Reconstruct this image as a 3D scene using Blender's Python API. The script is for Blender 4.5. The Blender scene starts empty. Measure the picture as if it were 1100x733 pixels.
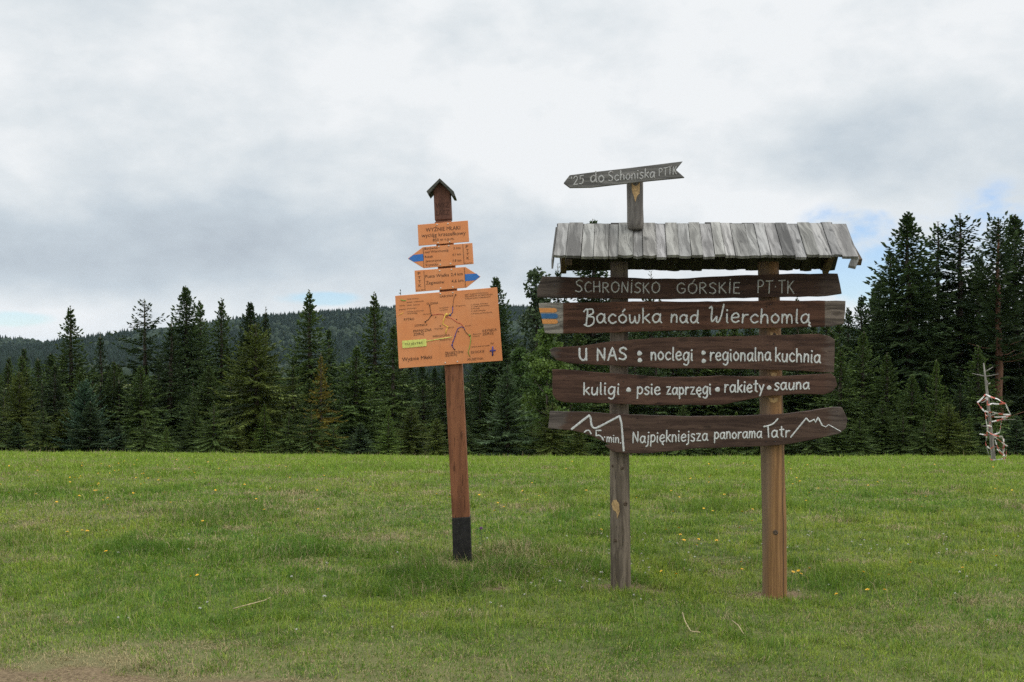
import bpy, bmesh, math, random
import numpy as np

sc = bpy.context.scene
COL = sc.collection
R = math.radians

# ------------------------------------------------------------------ camera, sky, sun, exposure
F, CX, HZ, EYE = 1100.0, 550.0, 380.0, 1.6      # focal length and horizon in photo pixels, eye height in metres
cam = bpy.data.cameras.new('camera')
cam.sensor_width = 36.0
cam.lens = 36.0
cam.shift_y = (HZ - 366.5) / 1100.0
cam.clip_start = 0.05
cam.clip_end = 20000
camo = bpy.data.objects.new('camera', cam)
COL.objects.link(camo)
camo.location = (0, 0, EYE)
camo.rotation_euler = (R(90), 0, 0)
sc.camera = camo

SUN_DIR = (0.80, -0.10, 1.0)
SUN_EL = math.atan2(SUN_DIR[2], math.hypot(SUN_DIR[0], SUN_DIR[1]))
SUN_AZ = math.atan2(SUN_DIR[0], SUN_DIR[1])

sc.view_settings.view_transform = 'Standard'
sc.view_settings.look = 'None'
sc.view_settings.gamma = 1
sc.view_settings.exposure = 0.0
sc.view_settings.use_curve_mapping = False
sc.cycles.use_denoising = False
sc.cycles.max_bounces = 6
sc.cycles.diffuse_bounces = 3
sc.cycles.volume_bounces = 0
sc.cycles.transparent_max_bounces = 8


class NT:
    """small helper around a node tree"""
    def __init__(self, tree):
        self.t = tree

    def new(self, typ, **kw):
        n = self.t.nodes.new(typ)
        for k, v in kw.items():
            setattr(n, k, v)
        return n

    def put(self, sock, v):
        if isinstance(v, bpy.types.NodeSocket):
            self.t.links.new(v, sock)
        elif v is not None:
            sock.default_value = v

    def m(self, op, a, b=None, c=None, clamp=False):
        n = self.new('ShaderNodeMath', operation=op, use_clamp=clamp)
        self.put(n.inputs[0], a)
        self.put(n.inputs[1], b)
        self.put(n.inputs[2], c)
        return n.outputs[0]

    def mix(self, f, a, b, blend='MIX'):
        n = self.new('ShaderNodeMix', data_type='RGBA', blend_type=blend)
        self.put(n.inputs[0], f)
        for i, v in ((6, a), (7, b)):
            self.put(n.inputs[i], v if isinstance(v, bpy.types.NodeSocket) else (*v, 1.0) if len(v) == 3 else v)
        return n.outputs[2]

    def noise(self, vec, scale, detail=4, rough=0.55, dist=0.0):
        n = self.new('ShaderNodeTexNoise')
        n.inputs['Scale'].default_value = scale
        n.inputs['Detail'].default_value = detail
        n.inputs['Roughness'].default_value = rough
        n.inputs['Distortion'].default_value = dist
        self.put(n.inputs['Vector'], vec)
        return n.outputs[0]

    def mapping(self, vec, scale=(1, 1, 1), loc=(0, 0, 0)):
        n = self.new('ShaderNodeMapping')
        n.inputs['Scale'].default_value = scale
        n.inputs['Location'].default_value = loc
        self.put(n.inputs['Vector'], vec)
        return n.outputs[0]

    def ramp(self, f, stops, interp='LINEAR'):
        n = self.new('ShaderNodeValToRGB')
        n.color_ramp.interpolation = interp
        el = n.color_ramp.elements
        while len(el) > 1:
            el.remove(el[-1])
        for i, (p, c) in enumerate(stops):
            e = el[0] if i == 0 else el.new(p)
            e.position = p
            if not isinstance(c, (tuple, list)):
                c = (c, c, c)
            e.color = (*c, 1)
        self.put(n.inputs[0], f)
        return n.outputs[0]

    def smooth(self, x, a, b):
        n = self.new('ShaderNodeMapRange', interpolation_type='SMOOTHSTEP')
        self.put(n.inputs[0], x)
        n.inputs[1].default_value = a
        n.inputs[2].default_value = b
        return n.outputs[0]


def make_world():
    w = bpy.data.worlds.new('World')
    sc.world = w
    w.use_nodes = True
    t = w.node_tree
    t.nodes.clear()
    N = NT(t)
    out = N.new('ShaderNodeOutputWorld')
    sky = N.new('ShaderNodeTexSky', sky_type='NISHITA', sun_disc=False)
    sky.sun_elevation = SUN_EL
    sky.sun_rotation = SUN_AZ
    sky.air_density = 1.0
    sky.dust_density = 0.0
    sky.ozone_density = 5.0
    bg = N.new('ShaderNodeBackground')
    bg.inputs[1].default_value = 0.13
    t.links.new(N.mix(1.0, sky.outputs[0], (0.86, 0.95, 1.10), 'MULTIPLY'), bg.inputs[0])
    tc = N.new('ShaderNodeTexCoord')
    sep = N.new('ShaderNodeSeparateXYZ')
    t.links.new(tc.outputs['Generated'], sep.inputs[0])
    x, y, z = sep.outputs
    P = tc.outputs['Generated']
    n1 = N.noise(N.mapping(P, (4.5, 4.5, 8.0), (0.3, 0.1, 0.7)), 1.0, 8, 0.54, 0.15)
    n2 = N.noise(N.mapping(P, (1.6, 1.6, 3.5), (3.1, 7.7, 0)), 1.0, 4, 0.5)
    n3 = N.noise(N.mapping(P, (12, 12, 22), (11.3, 2.7, 0)), 1.0, 7, 0.58, 0.1)
    # a bank of grey stratus low over the ridge, brighter cloud above it and a bright slot at the skyline
    yy = N.m('MAXIMUM', y, 0.05)
    u = N.m('DIVIDE', x, yy)
    v = N.m('DIVIDE', z, yy)
    vw = N.m('ADD', v, N.m('MULTIPLY', N.m('SUBTRACT', n2, 0.5), 0.10))
    vw = N.m('ADD', vw, N.m('MULTIPLY', N.m('SUBTRACT', n1, 0.5), 0.06))
    band = N.ramp(vw, [(0.0, 0.9), (0.045, 0.96), (0.066, 0.60), (0.09, 0.36), (0.12, 0.42), (0.155, 0.72), (0.21, 0.88), (0.34, 0.84), (0.5, 0.8)], 'LINEAR')

    def blob(px, py, sx, sy):
        a = N.m('DIVIDE', N.m('SUBTRACT', u, (px - CX) / F), sx / F)
        b = N.m('DIVIDE', N.m('SUBTRACT', v, (HZ - py) / F), sy / F)
        return N.m('EXPONENT', N.m('MULTIPLY', N.m('ADD', N.m('MULTIPLY', a, a), N.m('MULTIPLY', b, b)), -1.0))
    lowright = N.smooth(u, -0.05, 0.25)                       # the grey bank thins out to the right
    band = N.m('ADD', N.m('MULTIPLY', band, N.m('SUBTRACT', 1.0, lowright)), N.m('MULTIPLY', lowright, 0.92))
    bright = N.m('ADD', band, N.m('MULTIPLY', N.m('SUBTRACT', n1, 0.5), 1.15))
    bright = N.m('ADD', bright, N.m('MULTIPLY', N.m('SUBTRACT', n3, 0.5), 0.75))
    bright = N.m('SUBTRACT', bright, N.m('MULTIPLY', blob(990, 160, 240, 70), 0.48))
    bright = N.m('SUBTRACT', bright, N.m('MULTIPLY', blob(60, 110, 130, 60), 0.16))
    bright = N.m('ADD', bright, N.m('MULTIPLY', blob(860, 225, 210, 30), 0.20))
    bright = N.m('MINIMUM', N.m('MAXIMUM', bright, 0.0), 1.0)
    cc = N.ramp(bright, [(0.0, (0.42, 0.475, 0.54)), (0.45, (0.58, 0.65, 0.71)), (0.75, (0.735, 0.785, 0.82)), (1.0, (0.875, 0.90, 0.92))])
    # an overcast dome is brightest towards the zenith
    zen = N.m('ADD', 1.0, N.m('MULTIPLY', N.smooth(z, 0.30, 0.90), 1.75))
    cb = N.new('ShaderNodeBackground')
    t.links.new(cc, cb.inputs[0])
    t.links.new(zen, cb.inputs[1])
    # breaks in the cloud where the blue shows
    hole = N.m('ADD', blob(950, 292, 105, 48), N.m('MULTIPLY', blob(912, 238, 55, 24), 0.7))
    hole = N.m('ADD', hole, N.m('MULTIPLY', blob(0, 343, 60, 10), 0.8))
    hole = N.m('ADD', hole, N.m('MULTIPLY', blob(345, 321, 60, 9), 0.8))
    hole = N.m('ADD', hole, N.m('MULTIPLY', blob(1100, 235, 110, 50), 0.7))
    br = N.m('ADD', N.m('MULTIPLY', N.m('SUBTRACT', n1, 0.5), 2.0), N.m('MULTIPLY', N.m('SUBTRACT', n3, 0.5), 2.6))
    hole = N.m('ADD', hole, N.m('MULTIPLY', br, N.m('MINIMUM', N.m('MULTIPLY', hole, 1.5), 1.0)))
    f = N.m('MULTIPLY', N.smooth(hole, 0.36, 1.0), 0.78)
    mx = N.new('ShaderNodeMixShader')
    t.links.new(f, mx.inputs[0])
    t.links.new(cb.outputs[0], mx.inputs[1])
    t.links.new(bg.outputs[0], mx.inputs[2])
    t.links.new(mx.outputs[0], out.inputs[0])


make_world()
sl = bpy.data.lights.new('sun', 'SUN')
sl.energy = 1.1
sl.angle = R(22)
sl.color = (1.0, 0.95, 0.87)
so = bpy.data.objects.new('sun', sl)
COL.objects.link(so)
from mathutils import Vector, Matrix
so.rotation_euler = Vector(SUN_DIR).to_track_quat('Z', 'Y').to_euler()
so.location = (10, -5, 20)


# ------------------------------------------------------------------ helpers
def px2w(px, py, d):
    """photo pixel at distance d -> world point"""
    return Vector(((px - CX) * d / F, d, EYE + (HZ - py) * d / F))


def vnoise(x, y, seed=0):
    x = np.asarray(x, float)
    y = np.asarray(y, float)
    xi = np.floor(x).astype(np.int64)
    yi = np.floor(y).astype(np.int64)
    fx = x - xi
    fy = y - yi
    fx = fx * fx * (3 - 2 * fx)
    fy = fy * fy * (3 - 2 * fy)

    def h(a, b):
        n = (a * 374761393 + b * 668265263 + seed * 974634777) & 0x7fffffff
        n = ((n ^ (n >> 13)) * 1274126177) & 0x7fffffff
        return ((n ^ (n >> 16)) & 0xffff) / 65535.0
    return (h(xi, yi) * (1 - fx) + h(xi + 1, yi) * fx) * (1 - fy) + (h(xi, yi + 1) * (1 - fx) + h(xi + 1, yi + 1) * fx) * fy


def fbm(x, y, seed=0, o=3):
    s, a, t = 0, 1, 0
    for i in range(o):
        s = s + a * vnoise(np.asarray(x) * 2 ** i, np.asarray(y) * 2 ** i, seed + i * 17)
        t += a
        a *= 0.5
    return s / t


def sstep(a, b, x):
    t = np.clip((np.asarray(x, float) - a) / (b - a), 0, 1)
    return t * t * (3 - 2 * t)


CREST = 31.4


def ground(x, y):
    """height of the meadow: a dome that falls away beyond the crest into a valley"""
    x = np.asarray(x, float)
    y = np.asarray(y, float)
    yc = np.clip(y, 0, CREST)
    z = -0.00162 * yc * yc
    z = z - 0.106 * np.clip(y - CREST, 0, 75) - 0.02 * np.clip(y - CREST - 75, 0, 220)
    z = z + 0.15 * (1 - sstep(-17, 1.5, x)) * np.clip(y / CREST, 0, 1)
    near = 1 - sstep(60, 120, y)
    z = z + near * (0.05 * (fbm(x * 0.55, y * 0.55, 5, 3) - 0.5) + 0.05 * (fbm(x * 0.16, y * 0.16, 9, 2) - 0.5) * np.clip(y / 12, 0, 1))
    z = z - 0.045 * np.exp(-((x - 1.9) / 0.7) ** 2 - ((y - 7.3) / 0.9) ** 2)      # hollow at the right post
    z = z - 0.030 * np.exp(-((x + 0.42) / 0.5) ** 2 - ((y - 8.35) / 0.4) ** 2)    # hummock at the waymark post
    return z


def g1(x, y):
    return float(ground(np.array([x]), np.array([y]))[0])


def gpx(px, py):
    """where the view ray through a photo pixel meets the meadow"""
    s = (HZ - py) / F
    ys = np.linspace(3, 45, 4000)
    xs = (px - CX) / F * ys
    dz = ground(xs, ys) - (EYE + s * ys)
    k = np.argmax(dz > 0) if (dz > 0).any() else int(np.argmax(dz))
    return float(xs[k]), float(ys[k])


def gauss_px(px, py, rx, ry):
    """an elliptical patch on the meadow as (x, y, rx, ry) in metres"""
    x, y = gpx(px, py)
    return (x, y, rx, ry)


def mesh_np(name, verts, quads=None, tris=None, mat=None, col=None, smooth=False):
    """fast mesh from numpy arrays; col = one colour per vertex"""
    me = bpy.data.meshes.new(name)
    nq = 0 if quads is None else len(quads)
    nt = 0 if tris is None else len(tris)
    me.vertices.add(len(verts))
    me.vertices.foreach_set('co', np.asarray(verts, np.float32).ravel())
    loops = []
    starts = []
    if nq:
        loops.append(np.asarray(quads, np.int32).ravel())
        starts.append(np.arange(nq, dtype=np.int32) * 4)
    if nt:
        loops.append(np.asarray(tris, np.int32).ravel())
        starts.append(np.arange(nt, dtype=np.int32) * 3 + nq * 4)
    loops = np.concatenate(loops)
    starts = np.concatenate(starts)
    me.loops.add(len(loops))
    me.loops.foreach_set('vertex_index', loops)
    me.polygons.add(nq + nt)
    me.polygons.foreach_set('loop_start', starts)
    if smooth:
        me.polygons.foreach_set('use_smooth', np.ones(nq + nt, bool))
    me.update(calc_edges=True)
    if col is not None:
        a = me.attributes.new('col', 'FLOAT_COLOR', 'POINT')
        c = np.ones((len(verts), 4), np.float32)
        c[:, :3] = col
        a.data.foreach_set('color', c.ravel())
    if mat:
        me.materials.append(mat)
    return me


def link(name, me, parent=None, loc=None):
    o = bpy.data.objects.new(name, me)
    COL.objects.link(o)
    if parent:
        o.parent = parent
    if loc is not None:
        o.location = loc
    return o


def tag(o, label=None, cat=None, group=None, kind=None):
    if label:
        o['label'] = label
    if cat:
        o['category'] = cat
    if group:
        o['group'] = group
    if kind:
        o['kind'] = kind
    return o


def empty(name, loc, label, cat, group=None):
    o = bpy.data.objects.new(name, None)
    o.empty_display_size = 0.2
    COL.objects.link(o)
    o.location = loc
    return tag(o, label, cat, group)


class MB:
    """collects faces (with material slots), then becomes ONE mesh object"""
    def __init__(self, origin=(0, 0, 0)):
        self.o = Vector(origin)
        self.v = []
        self.f = []
        self.mi = []
        self.sm = []
        self.c = []
        self.cur = (1, 1, 1)

    def add(self, vs, fs, mi=0, smooth=False):
        b = len(self.v)
        for p in vs:
            self.v.append(tuple(Vector(p) - self.o))
            self.c.append(self.cur)
        for q in fs:
            self.f.append([b + i for i in q])
            self.mi.append(mi)
            self.sm.append(smooth)

    def prism(self, poly, d, th, mi=0):
        """outline given in photo pixels at distance d (front face), real thickness th"""
        fr = [px2w(px, py, d) for px, py in poly]
        area = sum(fr[i].x * fr[(i + 1) % len(fr)].z - fr[(i + 1) % len(fr)].x * fr[i].z for i in range(len(fr)))
        if area < 0:
            fr = fr[::-1]
        n = len(fr)
        bk = [p + Vector((0, th, 0)) for p in fr]
        fs = [list(range(n)), list(range(2 * n - 1, n - 1, -1))]
        for i in range(n):
            j = (i + 1) % n
            fs.append([j, i, n + i, n + j])
        self.add(fr + bk, fs, mi)

    def tube(self, pts, rads, sides=8, mi=0, squash=None, smooth=True):
        """pts 3-D, rads per point; closed ends. squash=(axis vector, factor) flattens the section"""
        pts = [Vector(p) for p in pts]
        n = len(pts)
        vs = []
        ref = None
        for i in range(n):
            t = (pts[min(i + 1, n - 1)] - pts[max(i - 1, 0)])
            if t.length < 1e-9:
                t = Vector((0, 0, 1))
            t.normalize()
            if ref is None:
                ref = Vector((0, 1, 0)) if abs(t.y) < 0.9 else Vector((1, 0, 0))
            a = (ref - t * ref.dot(t)).normalized()
            b = t.cross(a)
            ref = a
            for k in range(sides):
                an = 2 * math.pi * k / sides
                off = (a * math.cos(an) + b * math.sin(an)) * rads[i]
                if squash:
                    ax, fa = squash
                    off = off - ax * off.dot(ax) * (1 - fa)
                vs.append(pts[i] + off)
        fs = []
        for i in range(n - 1):
            for k in range(sides):
                k2 = (k + 1) % sides
                fs.append([i * sides + k, i * sides + k2, (i + 1) * sides + k2, (i + 1) * sides + k])
        fs.append(list(range(sides))[::-1])
        fs.append([(n - 1) * sides + k for k in range(sides)])
        self.add(vs, fs, mi, smooth)

    def box(self, c, s, mi=0, rot=None):
        c = Vector(c)
        vs = []
        for sx in (-.5, .5):
            for sy in (-.5, .5):
                for sz in (-.5, .5):
                    p = Vector((sx * s[0], sy * s[1], sz * s[2]))
                    if rot:
                        p = rot @ p
                    vs.append(c + p)
        self.add(vs, [[0, 1, 3, 2], [4, 6, 7, 5], [0, 4, 5, 1], [2, 3, 7, 6], [0, 2, 6, 4], [1, 5, 7, 3]], mi)

    def build(self, name, mats, parent=None, bevel=0.0, loc=None):
        me = bpy.data.meshes.new(name)
        me.from_pydata(self.v, [], self.f)
        for i, p in enumerate(me.polygons):
            p.material_index = self.mi[i]
            p.use_smooth = self.sm[i]
        a = me.attributes.new('col', 'FLOAT_COLOR', 'POINT')
        cc = np.ones((len(self.v), 4), np.float32)
        cc[:, :3] = np.array(self.c)
        a.data.foreach_set('color', cc.ravel())
        for m in (mats if isinstance(mats, (list, tuple)) else [mats]):
            me.materials.append(m)
        if bevel:
            bm = bmesh.new()
            bm.from_mesh(me)
            ed = [e for e in bm.edges if len(e.link_faces) == 2 and e.calc_face_angle(0) > 0.6]
            bmesh.ops.bevel(bm, geom=ed, offset=bevel, segments=2, affect='EDGES', profile=0.5, clamp_overlap=True)
            bm.to_mesh(me)
            bm.free()
        return link(name, me, parent, loc)


# ------------------------------------------------------------------ materials
def material(name, rough=0.8, spec=0.3):
    m = bpy.data.materials.new(name)
    m.use_nodes = True
    t = m.node_tree
    N = NT(t)
    b = t.nodes['Principled BSDF']
    b.inputs['Roughness'].default_value = rough
    b.inputs['Specular IOR Level'].default_value = spec
    return m, N, b


def bump(N, b, h, strength=0.4, dist=0.004):
    n = N.new('ShaderNodeBump')
    n.inputs['Strength'].default_value = strength
    n.inputs['Distance'].default_value = dist
    N.put(n.inputs['Height'], h)
    N.t.links.new(n.outputs[0], b.inputs['Normal'])


def plain(name, col, rough=0.6, var=0.12, scale=30, spec=0.3):
    m, N, b = material(name, rough, spec)
    tc = N.new('ShaderNodeTexCoord')
    n = N.noise(tc.outputs['Object'], scale, 4)
    lo = tuple(c * (1 - var) for c in col)
    hi = tuple(min(1, c * (1 + var)) for c in col)
    N.put(b.inputs['Base Color'], N.mix(N.smooth(n, 0.3, 0.7), lo, hi))
    return m


def wood(name, dark, light, axis='x', fine=1.0, ends=None, endcol=(0.16, 0.145, 0.125), knots=0.5, rough=0.75, useattr=False, es=0.9):
    """planed or sawn wood: streaks along the grain, knots, cracks; ends=(x0, x1) in object metres where bare weathered wood begins"""
    m, N, b = material(name, rough, 0.25)
    tc = N.new('ShaderNodeTexCoord')
    O = tc.outputs['Object']
    if axis == 's':
        s1, s2, s3 = (38, 2.2, 2.2), (170, 7, 7), (8, 3.2, 3.2)
    elif axis == 'x':
        s1, s2, s3 = (1.6, 26, 34), (5, 140, 160), (3.2, 8, 8)
    else:
        s1, s2, s3 = (30, 30, 1.6), (150, 150, 5), (8, 8, 3.2)
    warp = N.noise(N.mapping(O, s3), 0.8, 2)
    wv = N.new('ShaderNodeVectorMath', operation='ADD')
    N.t.links.new(O, wv.inputs[0])
    cw = N.new('ShaderNodeCombineXYZ')
    wamt = N.m('MULTIPLY', N.m('SUBTRACT', warp, 0.5), 0.09)
    if axis == 'x':
        N.put(cw.inputs[1], wamt)
        N.put(cw.inputs[2], wamt)
    else:
        N.put(cw.inputs[0], wamt)
        N.put(cw.inputs[1], wamt)
    N.t.links.new(cw.outputs[0], wv.inputs[1])
    OW = wv.outputs[0]
    g = N.noise(N.mapping(OW, tuple(c * fine for c in s1)), 1.0, 5, 0.6)
    f = N.noise(N.mapping(OW, tuple(c * fine for c in s2)), 1.0, 3, 0.6)
    big = N.noise(O, 3.0, 3)
    mixv = N.m('ADD', N.m('MULTIPLY', g, 0.7), N.m('MULTIPLY', big, 0.3))
    c = N.mix(N.smooth(mixv, 0.39, 0.61), dark, light)
    crack = N.smooth(f, 0.40, 0.30)
    # knots
    vo = N.new('ShaderNodeTexVoronoi', feature='F1')
    vo.inputs['Scale'].default_value = 1.0
    ks = (3.4, 9, 9) if axis == 'x' else (9, 9, 3.4) if axis == 'z' else (9, 4, 4)
    N.put(vo.inputs['Vector'], N.mapping(OW, ks))
    kn = N.smooth(vo.outputs['Distance'], 0.17, 0.08)
    if ends:
        sx = N.new('ShaderNodeSeparateXYZ')
        N.t.links.new(O, sx.inputs[0])
        e = None
        for val, sgn in ((ends[0], -1), (ends[1], 1)):
            if val is None:
                continue
            q = N.m('ADD', sx.outputs[0], N.m('MULTIPLY', N.m('SUBTRACT', g, 0.5), 0.0 if es > 0.8 else 0.25))
            k = N.smooth(N.m('MULTIPLY', N.m('SUBTRACT', q, val), sgn), -0.004 if es > 0.8 else -0.03, 0.006 if es > 0.8 else 0.03)
            k = N.m('MULTIPLY', k, 1.0 if sgn < 0 else 0.55)
            e = k if e is None else N.m('MAXIMUM', e, k)
        ec = N.mix(N.smooth(g, 0.38, 0.62), tuple(q * 0.5 for q in endcol), tuple(q * 1.35 for q in endcol))
        c = N.mix(N.m('MULTIPLY', e, es), c, ec)
    c = N.mix(N.m('MULTIPLY', kn, knots), c, tuple(q * 0.35 for q in dark))
    c = N.mix(N.m('MULTIPLY', crack, 0.7), c, tuple(q * 0.3 for q in dark))
    if useattr:
        at = N.new('ShaderNodeAttribute', attribute_name='col')
        c = N.mix(1.0, c, at.outputs['Color'], 'MULTIPLY')
    N.put(b.inputs['Base Color'], c)
    h = N.m('SUBTRACT', g, N.m('MULTIPLY', crack, 0.8))
    bump(N, b, h, 0.55, 0.004)
    return m


def leafmat(name, trans=0.25, rough=0.65, rnd=0.25, spec=0.2):
    """foliage: colour from the mesh, a little light passing through, small differences from plant to plant"""
    m, N, b = material(name, rough, spec)
    at = N.new('ShaderNodeAttribute', attribute_name='col')
    c = at.outputs['Color']
    if rnd:
        oi = N.new('ShaderNodeObjectInfo')
        k = N.m('ADD', 1 - rnd, N.m('MULTIPLY', oi.outputs['Random'], 2 * rnd))
        vm = N.new('ShaderNodeVectorMath', operation='SCALE')
        N.t.links.new(c, vm.inputs[0])
        N.put(vm.inputs['Scale'], k)
        c = vm.outputs[0]
    N.put(b.inputs['Base Color'], c)
    tr = N.new('ShaderNodeBsdfTranslucent')
    N.put(tr.inputs[0], c)
    mx = N.new('ShaderNodeMixShader')
    mx.inputs[0].default_value = trans
    out = N.t.nodes['Material Output']
    N.t.links.new(b.outputs[0], mx.inputs[1])
    N.t.links.new(tr.outputs[0], mx.inputs[2])
    N.t.links.new(mx.outputs[0], out.inputs[0])
    return m


M = {}
M['needles'] = leafmat('spruce_needles', 0.15, 0.7, 0.22)
M['leaves'] = leafmat('broad_leaves', 0.3, 0.55, 0.1)
M['grass'] = leafmat('grass_blades', 0.35, 0.6, 0.0)
M['bark'] = wood('bark', (0.05, 0.038, 0.028), (0.12, 0.095, 0.075), 'z', 0.6)
M['pine_bark'] = wood('pine_bark', (0.10, 0.05, 0.03), (0.2, 0.1, 0.06), 'z', 0.6)
M['snag'] = wood('dead_wood', (0.13, 0.115, 0.1), (0.27, 0.245, 0.215), 'z')


# ------------------------------------------------------------------ the meadow
WEAR = [gauss_px(15, 730, 0.75, 0.16), gauss_px(110, 733, 0.4, 0.10), gauss_px(230, 738, 0.35, 0.08), gauss_px(669, 632, 0.22, 0.13),
        gauss_px(839, 640, 0.22, 0.13), gauss_px(455, 634, 0.14, 0.07), gauss_px(530, 634, 0.12, 0.06)]


def wear(x, y):
    s = np.zeros_like(x)
    for a, b, ra, rb in WEAR:
        s = np.maximum(s, np.exp(-((x - a) / ra) ** 2 - ((y - b) / rb) ** 2))
    n = fbm(x * 6, y * 9, 31, 3)
    return np.clip(s * 1.35 + (n - 0.5) * 1.8 * np.clip(s * 3, 0, 1), 0, 1)


def straw(x, y):
    """share of dry blades"""
    s = 0.07 + 0.42 * sstep(0.52, 0.78, fbm(x * 0.5, y * 0.8, 77, 3)) * (1 - 0.6 * sstep(9, 16, y)) * (1 - 0.6 * sstep(-0.5, 1.5, x))
    s = s + 0.45 * (1 - sstep(5.3, 6.4, y + 0.30 * np.maximum(x + 0.5, 0))) + 0.30 * np.exp(-((x + 2.2) / 1.6) ** 2 - ((y - 12.5) / 2.2) ** 2)
    s = s + 0.22 * sstep(0.5, 0.7, fbm(x * 0.8, y * 0.5, 171, 3)) * (1 - sstep(-1, 2.5, x)) * sstep(7, 9, y) * (1 - sstep(18, 24, y))
    s = s + 0.18 * np.exp(-((x + 5.5) / 3) ** 2 - ((y - 11.5) / 2.0) ** 2)
    s = s + 0.8 * wear(x, y)
    return np.clip(s, 0, 0.95)


def make_ground():
    ys = np.concatenate([np.arange(-25, 3, 1.0), np.arange(3, 16, 0.12), np.arange(16, 40, 0.3), np.arange(40, 120, 2.0), np.geomspace(120, 9000, 40)])
    ts = np.linspace(-1, 1, 181)
    w = np.maximum(9.0, np.abs(ys) * 0.85 + 5)
    X = ts[None, :] * w[:, None]
    Y = np.repeat(ys[:, None], len(ts), 1)
    Z = ground(X.ravel(), Y.ravel())
    v = np.stack([X.ravel(), Y.ravel(), Z], 1)
    ny, nx = len(ys), len(ts)
    i = np.arange((ny - 1) * nx).reshape(ny - 1, nx)[:, :-1].ravel()
    q = np.stack([i, i + 1, i + nx + 1, i + nx], 1)
    col = np.zeros((len(v), 3))
    col[:, 0] = np.where(Y.ravel() < 20, wear(X.ravel(), Y.ravel()), 0)
    col[:, 1] = np.where(Y.ravel() < 40, straw(X.ravel(), Y.ravel()), 0.1)
    m, N, b = material('meadow_soil', 0.95, 0.1)
    at = N.new('ShaderNodeAttribute', attribute_name='col')
    sp = N.new('ShaderNodeSeparateColor')
    N.t.links.new(at.outputs['Color'], sp.inputs[0])
    geo = N.new('ShaderNodeNewGeometry')
    P = geo.outputs['Position']
    n = N.noise(P, 9, 6, 0.65)
    n2 = N.noise(P, 55, 4, 0.6)
    n0 = N.noise(P, 0.7, 4)
    g = N.mix(N.smooth(n, 0.35, 0.65), (0.040, 0.056, 0.016), (0.090, 0.115, 0.030))
    g = N.mix(N.smooth(n0, 0.35, 0.7), g, (0.115, 0.13, 0.04))
    st = N.mix(n2, (0.10, 0.085, 0.045), (0.18, 0.15, 0.08))
    c = N.mix(N.m('MULTIPLY', sp.outputs[1], 0.8), g, st)
    n4 = N.noise(P, 190, 4, 0.65)
    d = N.mix(N.smooth(N.m('ADD', N.m('MULTIPLY', n2, 0.5), N.m('MULTIPLY', n4, 0.5)), 0.38, 0.62), (0.080, 0.056, 0.031), (0.205, 0.150, 0.088))
    wf = N.smooth(N.m('ADD', sp.outputs[0], N.m('MULTIPLY', N.m('SUBTRACT', n, 0.5), 0.5)), 0.25, 0.7)
    c = N.mix(wf, c, d)
    N.put(b.inputs['Base Color'], c)
    bump(N, b, N.m('ADD', n, N.m('MULTIPLY', n2, 0.5)), 0.8, 0.02)
    o = link('meadow_ground', mesh_np('meadow_ground', v, q, None, m, col, True))
    tag(o, kind='structure')


make_ground()

TUFTS = [(*gpx(300, 595), 0.35, 0.10), (*gpx(330, 590), 0.3, 0.08), (*gpx(450, 616), 0.24, 0.20), (*gpx(466, 632), 0.20, 0.12), (*gpx(522, 602), 0.12, 0.20), (*gpx(542, 618), 0.22, 0.19), (*gpx(500, 632), 0.3, 0.05), (*gpx(660, 600), 0.5, 0.04), (*gpx(230, 560), 0.6, 0.07), (*gpx(560, 597), 0.3, 0.08),
         (*gpx(130, 592), 0.35, 0.09), (*gpx(195, 590), 0.25, 0.08), (*gpx(395, 503), 0.9, 0.10), (*gpx(35, 530), 0.7, 0.10), (*gpx(5, 583), 0.4, 0.09), (*gpx(570, 590), 0.3, 0.08), (*gpx(760, 545), 0.6, 0.06),
         (*gpx(840, 545), 0.6, 0.06), (*gpx(150, 715), 0.15, 0.04)]


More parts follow.
